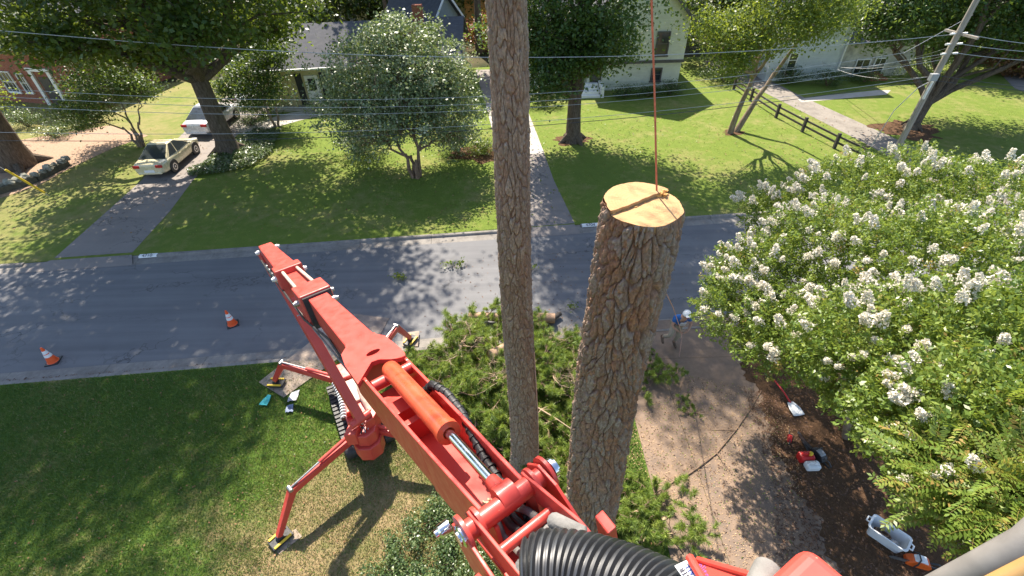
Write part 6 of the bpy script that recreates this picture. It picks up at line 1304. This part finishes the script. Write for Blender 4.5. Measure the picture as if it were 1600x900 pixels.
# ================================================================== tools on the mulch
def local(px, py, z, yaw):
    c = P(px, py, z); ca, sa = math.cos(yaw), math.sin(yaw); return c, (lambda x, y, h: c + V3((x * ca - y * sa, x * sa + y * ca, h)))
def aim(px0, py0, px1, py1): a, b = P(px0, py0), P(px1, py1); return math.atan2(b[1] - a[1], b[0] - a[0])
def chainsaw(label, px, py, yaw, bodym, sc=1.0, topm=None, barlen=.50):
    c, T = local(px, py, .01, yaw); root = thing('chainsaw', label, 'chainsaw', c, 'chainsaws on the mulch'); S_ = lambda x, y, h: T(x * sc, y * sc, h * sc)
    mb = MB(); pr = [(-.22, .02), (-.24, .10), (-.18, .19), (-.04, .22), (.10, .19), (.18, .12), (.19, .03), (.10, .0), (-.12, .0)]; mb.prism([S_(x, -.09, z) for x, z in pr], S_(0, .18, 0) - S_(0, 0, 0)); fixn(mb.build('body', M[bodym], root, bevel=.018))
    mb = MB(); mb.prism([S_(x, -.075, z) for x, z in [(-.15, .17), (-.13, .235), (.0, .25), (.08, .20)]], S_(0, .15, 0) - S_(0, 0, 0)); fixn(mb.build('top_cover', M[topm or 'grey_plastic'], root, bevel=.012))
    mb = MB(); mb.tube([S_(.06, -.12, .06), S_(.05, -.13, .20), S_(.03, -.06, .31), S_(.03, .08, .31), S_(.05, .13, .20), S_(.06, .12, .06)], .014 * sc, 8); mb.build('front_handle', M['dark_plastic'], root, smooth=True)
    mb = MB(); mb.tube([S_(-.20, 0, .16), S_(-.32, 0, .20), S_(-.42, 0, .14), S_(-.40, 0, .05), S_(-.22, 0, .04)], .020 * sc, 8); mb.build('rear_handle', M['dark_plastic'], root, smooth=True)
    mb = MB(); pr = [(.17, .06), (.17 + barlen * .9, .055), (.17 + barlen, .09), (.17 + barlen * .9, .125), (.17, .13)]; mb.prism([S_(x, .05, z) for x, z in pr], S_(0, .012, 0) - S_(0, 0, 0)); fixn(mb.build('guide_bar', M['steel'], root))
    mb = MB(); mb.tube([S_(.14, .056, .055), S_(.17 + barlen * .9, .056, .047), S_(.17 + barlen + .01, .056, .09), S_(.17 + barlen * .9, .056, .133), S_(.14, .056, .138)], .008 * sc, 6); mb.build('chain', M['dark_plastic'], root); return root
chainsaw('orange and white chainsaw beside the white tub', 1428, 880, aim(1440, 880, 1400, 868), 'saw_orange', 1.05, 'white_plastic', .3)
chainsaw('chainsaw with a long grey bar beside the red fuel bottle', 1276, 712, aim(1276, 712, 1250, 682), 'dark_plastic', .95, 'grey_plastic', .5)
chainsaw('small red saw lying alone on the mulch left of the others', 1233, 686, aim(1235, 692, 1238, 668), 'saw_red', .55, 'saw_red', .35)
# second bar cover
c, T = local(1255, 690, .03, aim(1268, 712, 1250, 680)); mb = MB(); mb.prism([T(-.28, -.04, 0), T(.24, -.04, 0), T(.30, 0, 0), T(.24, .04, 0), T(-.28, .04, 0)], (0, 0, .03)); tag(fixn(mb.build('bar_cover', M['dark_plastic'], bevel=.008)), 'dark grey bar cover lying left of the long chainsaw', 'bar cover')
def bottle(label, px, py, r, h, mat, name, capm):
    c = P(px, py, .01); root = thing(name, label, 'fuel can' if name == 'fuel_can' else 'jug', c); mb = MB(); mb.box(c + V3((0, 0, h * .38)), (r * 1.2, 0, 0), (0, r * .75, 0), (0, 0, h * .38)); fixn(mb.build('body', M[mat], root, bevel=r * .3))
    mb = MB(); mb.lathe(c + V3((r * .5, 0, h * .74)), (0.2, 0, 1), [(0, r * .32), (h * .12, r * .26), (h * .13, r * .34), (h * .25, r * .30), (h * .26, 0)], 12); mb.build('cap', M[capm], root, smooth=True)
    mb = MB(); mb.tube([c + V3((-r * .9, 0, h * .72)), c + V3((-r * .6, 0, h * .98)), c + V3((r * .1, 0, h * .98)), c + V3((r * .3, 0, h * .76))], r * .13, 8); mb.build('handle', M[mat], root, smooth=True)
bottle('red plastic fuel can beside the white jug on mulch', 1256, 718, .15, .30, 'saw_red', 'fuel_can', 'yellow'); bottle('white plastic jug next to the red fuel can', 1267, 731, .14, .24, 'white_plastic', 'jug', 'white_plastic')
# scoop shovel
yaw = aim(1210, 605, 1240, 645); c, T = local(1240, 640, .03, yaw); root = thing('scoop_shovel', 'white bladed scoop shovel with a red handle in the shade', 'shovel', c)
mb = MB(); vs = []
for i in range(7):
    for j in range(7): x, y = -.20 + .42 * i / 6, (-.16 + .32 * j / 6) * (.55 + .45 * min(1, i / 3)); vs.append(T(x, y, .02 + .55 * y * y * 2 + .05 * (1 - i / 6)))
mb.add(vs, [(i * 7 + j, i * 7 + j + 1, (i + 1) * 7 + j + 1, (i + 1) * 7 + j) for i in range(6) for j in range(6)]); o = mb.build('blade', M['white_plastic'], root, smooth=True); md = o.modifiers.new('solid', 'SOLIDIFY'); md.thickness = .008
mb = MB(); mb.tube([T(-.18, 0, .07), T(-.5, 0, .12), T(-.95, .0, .10)], .022, 10); mb.build('handle', M['saw_red'], root, smooth=True)
# tub
yaw = aim(1357, 826, 1404, 858); c, T = local(1380, 842, .012, yaw); tub = thing('plastic_tub', 'open white plastic tub on the mulch holding brown rope', 'tub', c)
def rr_rect(l, w_, r_, z, n=5):
    out = []
    for qx, qy, a0 in ((1, 1, 0), (-1, 1, 90), (-1, -1, 180), (1, -1, 270)):
        for k in range(n): a = R(a0 + 90 * k / (n - 1)); out.append(T(qx * (l - r_) + r_ * math.cos(a), qy * (w_ - r_) + r_ * math.sin(a), z))
    return out
rings = [rr_rect(.30, .155, .06, 0), rr_rect(.345, .19, .07, .30), rr_rect(.375, .215, .08, .305), rr_rect(.375, .215, .08, .325), rr_rect(.335, .18, .065, .32), rr_rect(.29, .145, .055, .015)]
mb = MB(); n = len(rings[0]); [mb.v.extend([tuple(p) for p in r_]) for r_ in rings]
for i in range(len(rings) - 1):
    for j in range(n): mb.f.append((i * n + j, i * n + (j + 1) % n, (i + 1) * n + (j + 1) % n, (i + 1) * n + j))
mb.f += [tuple(range(n)), tuple(5 * n + j for j in range(n))]; fixn(mb.build('body', M['white_plastic'], tub, smooth=True))
for s in (-1, 1): mb = MB(); mb.tube([T(s * .37, -.07, .31), T(s * .43, -.06, .30), T(s * .43, .06, .30), T(s * .37, .07, .31)], .018, 8); mb.build('handle', M['white_plastic'], tub, smooth=True)
mb = MB(); pts = [T(-.08 + (.10 + .03 * math.sin(k * .7)) * math.cos(k * .55) * 1.3, (.07 + .02 * math.cos(k)) * math.sin(k * .55), .06 + .002 * k) for k in range(70)]; mb.tube(pts, .014, 7); tag(mb.build('coiled_rope', M['twig'], smooth=True), 'brown rope coiled inside the white tub', 'rope')
mb = MB(); pr = [T(.10, -.05, .08), T(.22, -.02, .08), T(.21, .06, .08), T(.09, .05, .08)]; mb.prism(pr, (0, 0, .05)); tag(fixn(mb.build('tool_case', M['pale_grey'], bevel=.01)), 'small grey case lying in the right end of the white tub', 'case')

# ================================================================== worker on the ground
WB = P(1050, 540, .02); man = thing('person', 'person in white helmet, blue shirt and khaki trousers leaning forward holding a rope', 'person', WB)
def skin(name, joints, bones, mat, parent, sub=2, root_i=0):
    me = bpy.data.meshes.new(name); me.from_pydata([j[0] for j in joints], bones, []); o = bpy.data.objects.new(name, me); COL.objects.link(o); o.parent = parent; me.materials.append(M[mat])
    m = o.modifiers.new('skin', 'SKIN'); m.use_smooth_shade = True
    for i, j in enumerate(joints):
        sv = me.skin_vertices[0].data[i]; r = j[1]; sv.radius = (r, r) if not hasattr(r, '__len__') else r; sv.use_root = (i == root_i)
    s = o.modifiers.new('sub', 'SUBSURF'); s.levels = sub; s.render_levels = sub; return o
# local metres, man faces the viewer (-y) and stoops; his right foot (screen left) is raised on the brush
PEL, CHS, NCK, HED = (0, .06, .93), (.0, -.16, 1.33), (.01, -.25, 1.47), (.02, -.33, 1.60)
RS, RE, RH = (-.20, -.17, 1.38), (-.27, -.22, 1.10), (-.09, -.38, .98); LS, LE, LH = (.20, -.15, 1.37), (.31, -.20, 1.11), (.14, -.42, 1.02)
RHP, RK, RF_, RT = (-.10, .05, .88), (-.24, -.22, .66), (-.36, .05, .36), (-.38, -.12, .30); LHP, LK, LF, LT = (.10, .05, .88), (.08, -.06, .48), (.06, .06, .10), (.07, -.10, .05)
skin('body', [(PEL, (.13, .10)), ((0, -.05, 1.12), (.125, .095)), (CHS, (.15, .11)), (NCK, .052), ((.015, -.29, 1.54), .062), (HED, (.075, .09)), ((.02, -.345, 1.68), .07), (RS, .062), (RE, .044), (RH, .030), (LS, .062), (LE, .044), (LH, .030), (RHP, .085), (RK, .058), (RF_, .042), (LHP, .085), (LK, .058), (LF, .042)],
     [(0, 1), (1, 2), (2, 3), (3, 4), (4, 5), (5, 6), (2, 7), (7, 8), (8, 9), (2, 10), (10, 11), (11, 12), (0, 13), (13, 14), (14, 15), (0, 16), (16, 17), (17, 18)], 'skin', man)
skin('shirt', [((0, .04, .96), (.155, .12)), ((0, -.05, 1.13), (.15, .115)), (CHS, (.172, .13)), ((.01, -.22, 1.43), (.085, .075)), (RS, .082), ((-.245, -.20, 1.22), .068), (LS, .082), ((.265, -.18, 1.22), .068)], [(0, 1), (1, 2), (2, 3), (2, 4), (4, 5), (2, 6), (6, 7)], 'shirt', man)
skin('trousers', [((0, .07, .95), (.145, .115)), (RHP, .105), (RK, .078), ((-.345, .02, .42), .062), (LHP, .105), (LK, .078), ((.06, .055, .16), .062)], [(0, 1), (1, 2), (2, 3), (0, 4), (4, 5), (5, 6)], 'pants', man)
for an, to in ((RF_, RT), (LF, LT)): skin('boot', [((an[0], an[1] + .02, an[2] + .08), .052), ((an[0], an[1] + .02, an[2] - .02), .055), ((to[0], to[1], to[2]), .047), ((to[0], to[1] - .06, to[2] - .005), .038)], [(0, 1), (1, 2), (2, 3)], 'boot', man)
for hd, dr in ((RH, (.10, -.04, .0)), (LH, (-.10, -.03, .0))):
    d = nrm(dr); h0 = V3(hd); pl_ = h0 + d * .05; js = [(tuple(h0), .026), (tuple(pl_), (.034, .018))]; bs = [(0, 1)]
    for k in range(4):
        o_ = V3((0, 0, .026 - .017 * k)); ln_ = (.034, .04, .037, .028)[k]; a = len(js); js += [(tuple(pl_ + d * .025 + o_), .009), (tuple(pl_ + d * (.025 + ln_) + o_ + V3((0, -.012, 0))), .0085), (tuple(pl_ + d * (.020 + ln_ * .8) + o_ + V3((0, -.042, 0))), .0075)]; bs += [(1, a), (a, a + 1), (a + 1, a + 2)]
    a = len(js); js += [(tuple(h0 + d * .03 + V3((0, -.02, .03))), .010), (tuple(h0 + d * .06 + V3((0, -.045, .035))), .0085)]; bs += [(0, a), (a, a + 1)]
    skin('hand', js, bs, 'skin', man, 1)
hc_ = V3((.02, -.335, 1.665)); mb = MB(); nseg = 18; W_ = WB
prof = [(.0, .125), (.02, .122), (.06, .112), (.095, .085), (.115, .045), (.12, 0)]
mb.lathe(W_ + hc_, nrm((0, -.22, 1)), [(0, .10)] + prof, nseg); mb.box(W_ + hc_ + V3((0, -.13, .012)), (.07, 0, 0), (0, .045, -.01), (0, .002, .007)); mb.build('helmet', M['helmet'], man, smooth=True)
fc = V3((.02, -.415, 1.60))
mb = MB(); mb.tube([W_ + fc + V3((0, .01, .01)), W_ + fc + V3((0, -.020, -.018))], [.012, .017], 8); mb.build('nose', M['skin'], man, smooth=True)
for s in (-1, 1):
    mb = MB(); mb.lathe(W_ + fc + V3((s * .030, .008, .022)), (0, -1, 0), [(0, .012), (.006, .009), (.009, 0)], 10); mb.build('eye', M['ink_dark'], man, smooth=True)
    mb = MB(); mb.tube([W_ + V3((.02 + s * .083, -.33, 1.58)), W_ + V3((.02 + s * .088, -.325, 1.63))], [.012, .017], 8); mb.build('ear', M['skin'], man, smooth=True)
mb = MB(); mb.bar(W_ + fc + V3((-.025, -.002, -.042)), W_ + fc + V3((.025, -.002, -.042)), .012, .010); mb.build('mouth', M['saw_red'], man)
mb = MB(); mb.tube([W_ + V3((-.15, -.02, 1.0)), W_ + V3((0, -.09, .99)), W_ + V3((.15, -.02, 1.0)), W_ + V3((.12, .14, 1.0)), W_ + V3((-.12, .14, 1.0)), W_ + V3((-.15, -.02, 1.0))], .026, 8); mb.build('harness_belt', M['dark_plastic'], man, smooth=True)
mb = MB(); mb.box(W_ + V3((.0, -.30, 1.22)), (.085, 0, 0), (0, .01, .02), (0, -.035, .075)); mb.build('chest_pouch', M['pale_grey'], man, bevel=.01)
h1 = WB + V3(RH) + V3((.06, -.03, .02)); rt = cen_t + nd * .46 + nn * .10 + V3((0, 0, 7.9)); 
rope('rope', 'faded pink rope running from the stub down to the worker', [ra, ra + nd * .14 + nn * .02 + V3((0, 0, -.10)), rt + V3((0, 0, -.5)), rt + (h1 - rt) * .5 + V3((0, 0, -.15)), h1, h1 + V3((.06, -.02, -.25)), h1 + V3((.1, -.1, -.95))], .0095, 'rope_pink')
rope('rope', 'thin pinkish rope hanging along the right side of the standing pine', [V3((*p_cen(z), z)) + V3((.30 + .02 * math.sin(z), -.10, 0)) for z in (4.4, 3.4, 2.4, 1.4, .5)], .011, 'rope_pink')
# ================================================================== litter
def chips(name, polys, n, mat, s0, s1, z=.024):
    V = []; F = []; T_ = []; i0 = 0
    q = np.array(scatter_px(polys, n)); 
    for x, y in q:
        a = random.uniform(0, 6.28); l, w_ = random.uniform(s0, s1), random.uniform(s0, s1) * .5; d = V3((math.cos(a), math.sin(a), 0)); e = V3((-d[1], d[0], 0)); c = V3((x, y, z + random.uniform(0, .012))); h = V3((0, 0, random.uniform(.004, .016)))
        V += [c - d * l + h * .3, c + e * w_, c + d * l, c - e * w_, c + h * 1.6]; F += [(i0, i0 + 3, i0 + 4), (i0 + 3, i0 + 2, i0 + 4), (i0 + 2, i0 + 1, i0 + 4), (i0 + 1, i0, i0 + 4)]; i0 += 5; T_ += [random.random()] * 4
    return tag(link_mesh(name, np_mesh(name, np.array(V), np.array(F), np.array(T_)), mat), kind='stuff')
DRV = [(985, 640), (1050, 610), (1080, 580), (1180, 600), (1240, 660), (1260, 760), (1240, 930), (1100, 930), (1090, 860), (1040, 760), (985, 720)]
M['chip'] = leaf_mat('wood chips', [(0, (.36, .23, .12)), (1, (.62, .44, .25))], 0, .9); M['litter'] = leaf_mat('dark bark litter', [(0, (.06, .035, .025)), (1, (.22, .12, .07))], 0, .9)
chips('wood_chips', DRV, 4200, M['chip'], .008, .022); chips('bark_litter', DRV, 800, M['litter'], .010, .034); chips('green_litter', DRV, 420, M['needle'], .012, .03)
chips('mulch_litter', [(1230, 600), (1330, 620), (1460, 850), (1440, 960), (1250, 930), (1260, 760)], 1500, M['litter'], .02, .06, .014); chips('leaf_litter', [(1230, 600), (1330, 620), (1460, 850), (1440, 960), (1250, 930), (1260, 760)], 450, M['leaf_brown'], .02, .05, .016)
chips('street_litter', [(640, 520), (700, 420), (770, 380), (1080, 400), (1080, 520), (900, 510), (760, 480)], 260, M['litter'], .02, .05, -.098)
chips('edge_litter', [(1165, 600), (1225, 610), (1262, 700), (1300, 900), (1215, 940), (1215, 760)], 1700, M['litter'], .012, .045, .027); chips('gutter_litter', [(0, 583), (640, 533), (640, 540), (0, 594)], 700, M['litter'], .010, .035, -.099)
chips('saw_dust', [(720, 790), (760, 760), (780, 775), (740, 800)], 4, M['chip'], .01, .02)
mb = MB()
for k in range(150):
    c = B(8.62 + abs(random.gauss(0, .13)), random.uniform(-.13, .05), -.262 + random.uniform(0, .03)); mb.box(c, RNG.normal(0, .014, 3), RNG.normal(0, .010, 3), RNG.normal(0, .006, 3))
tag(mb.build('sawdust', M['chip'] if False else M['log_face'], lift), kind='stuff')
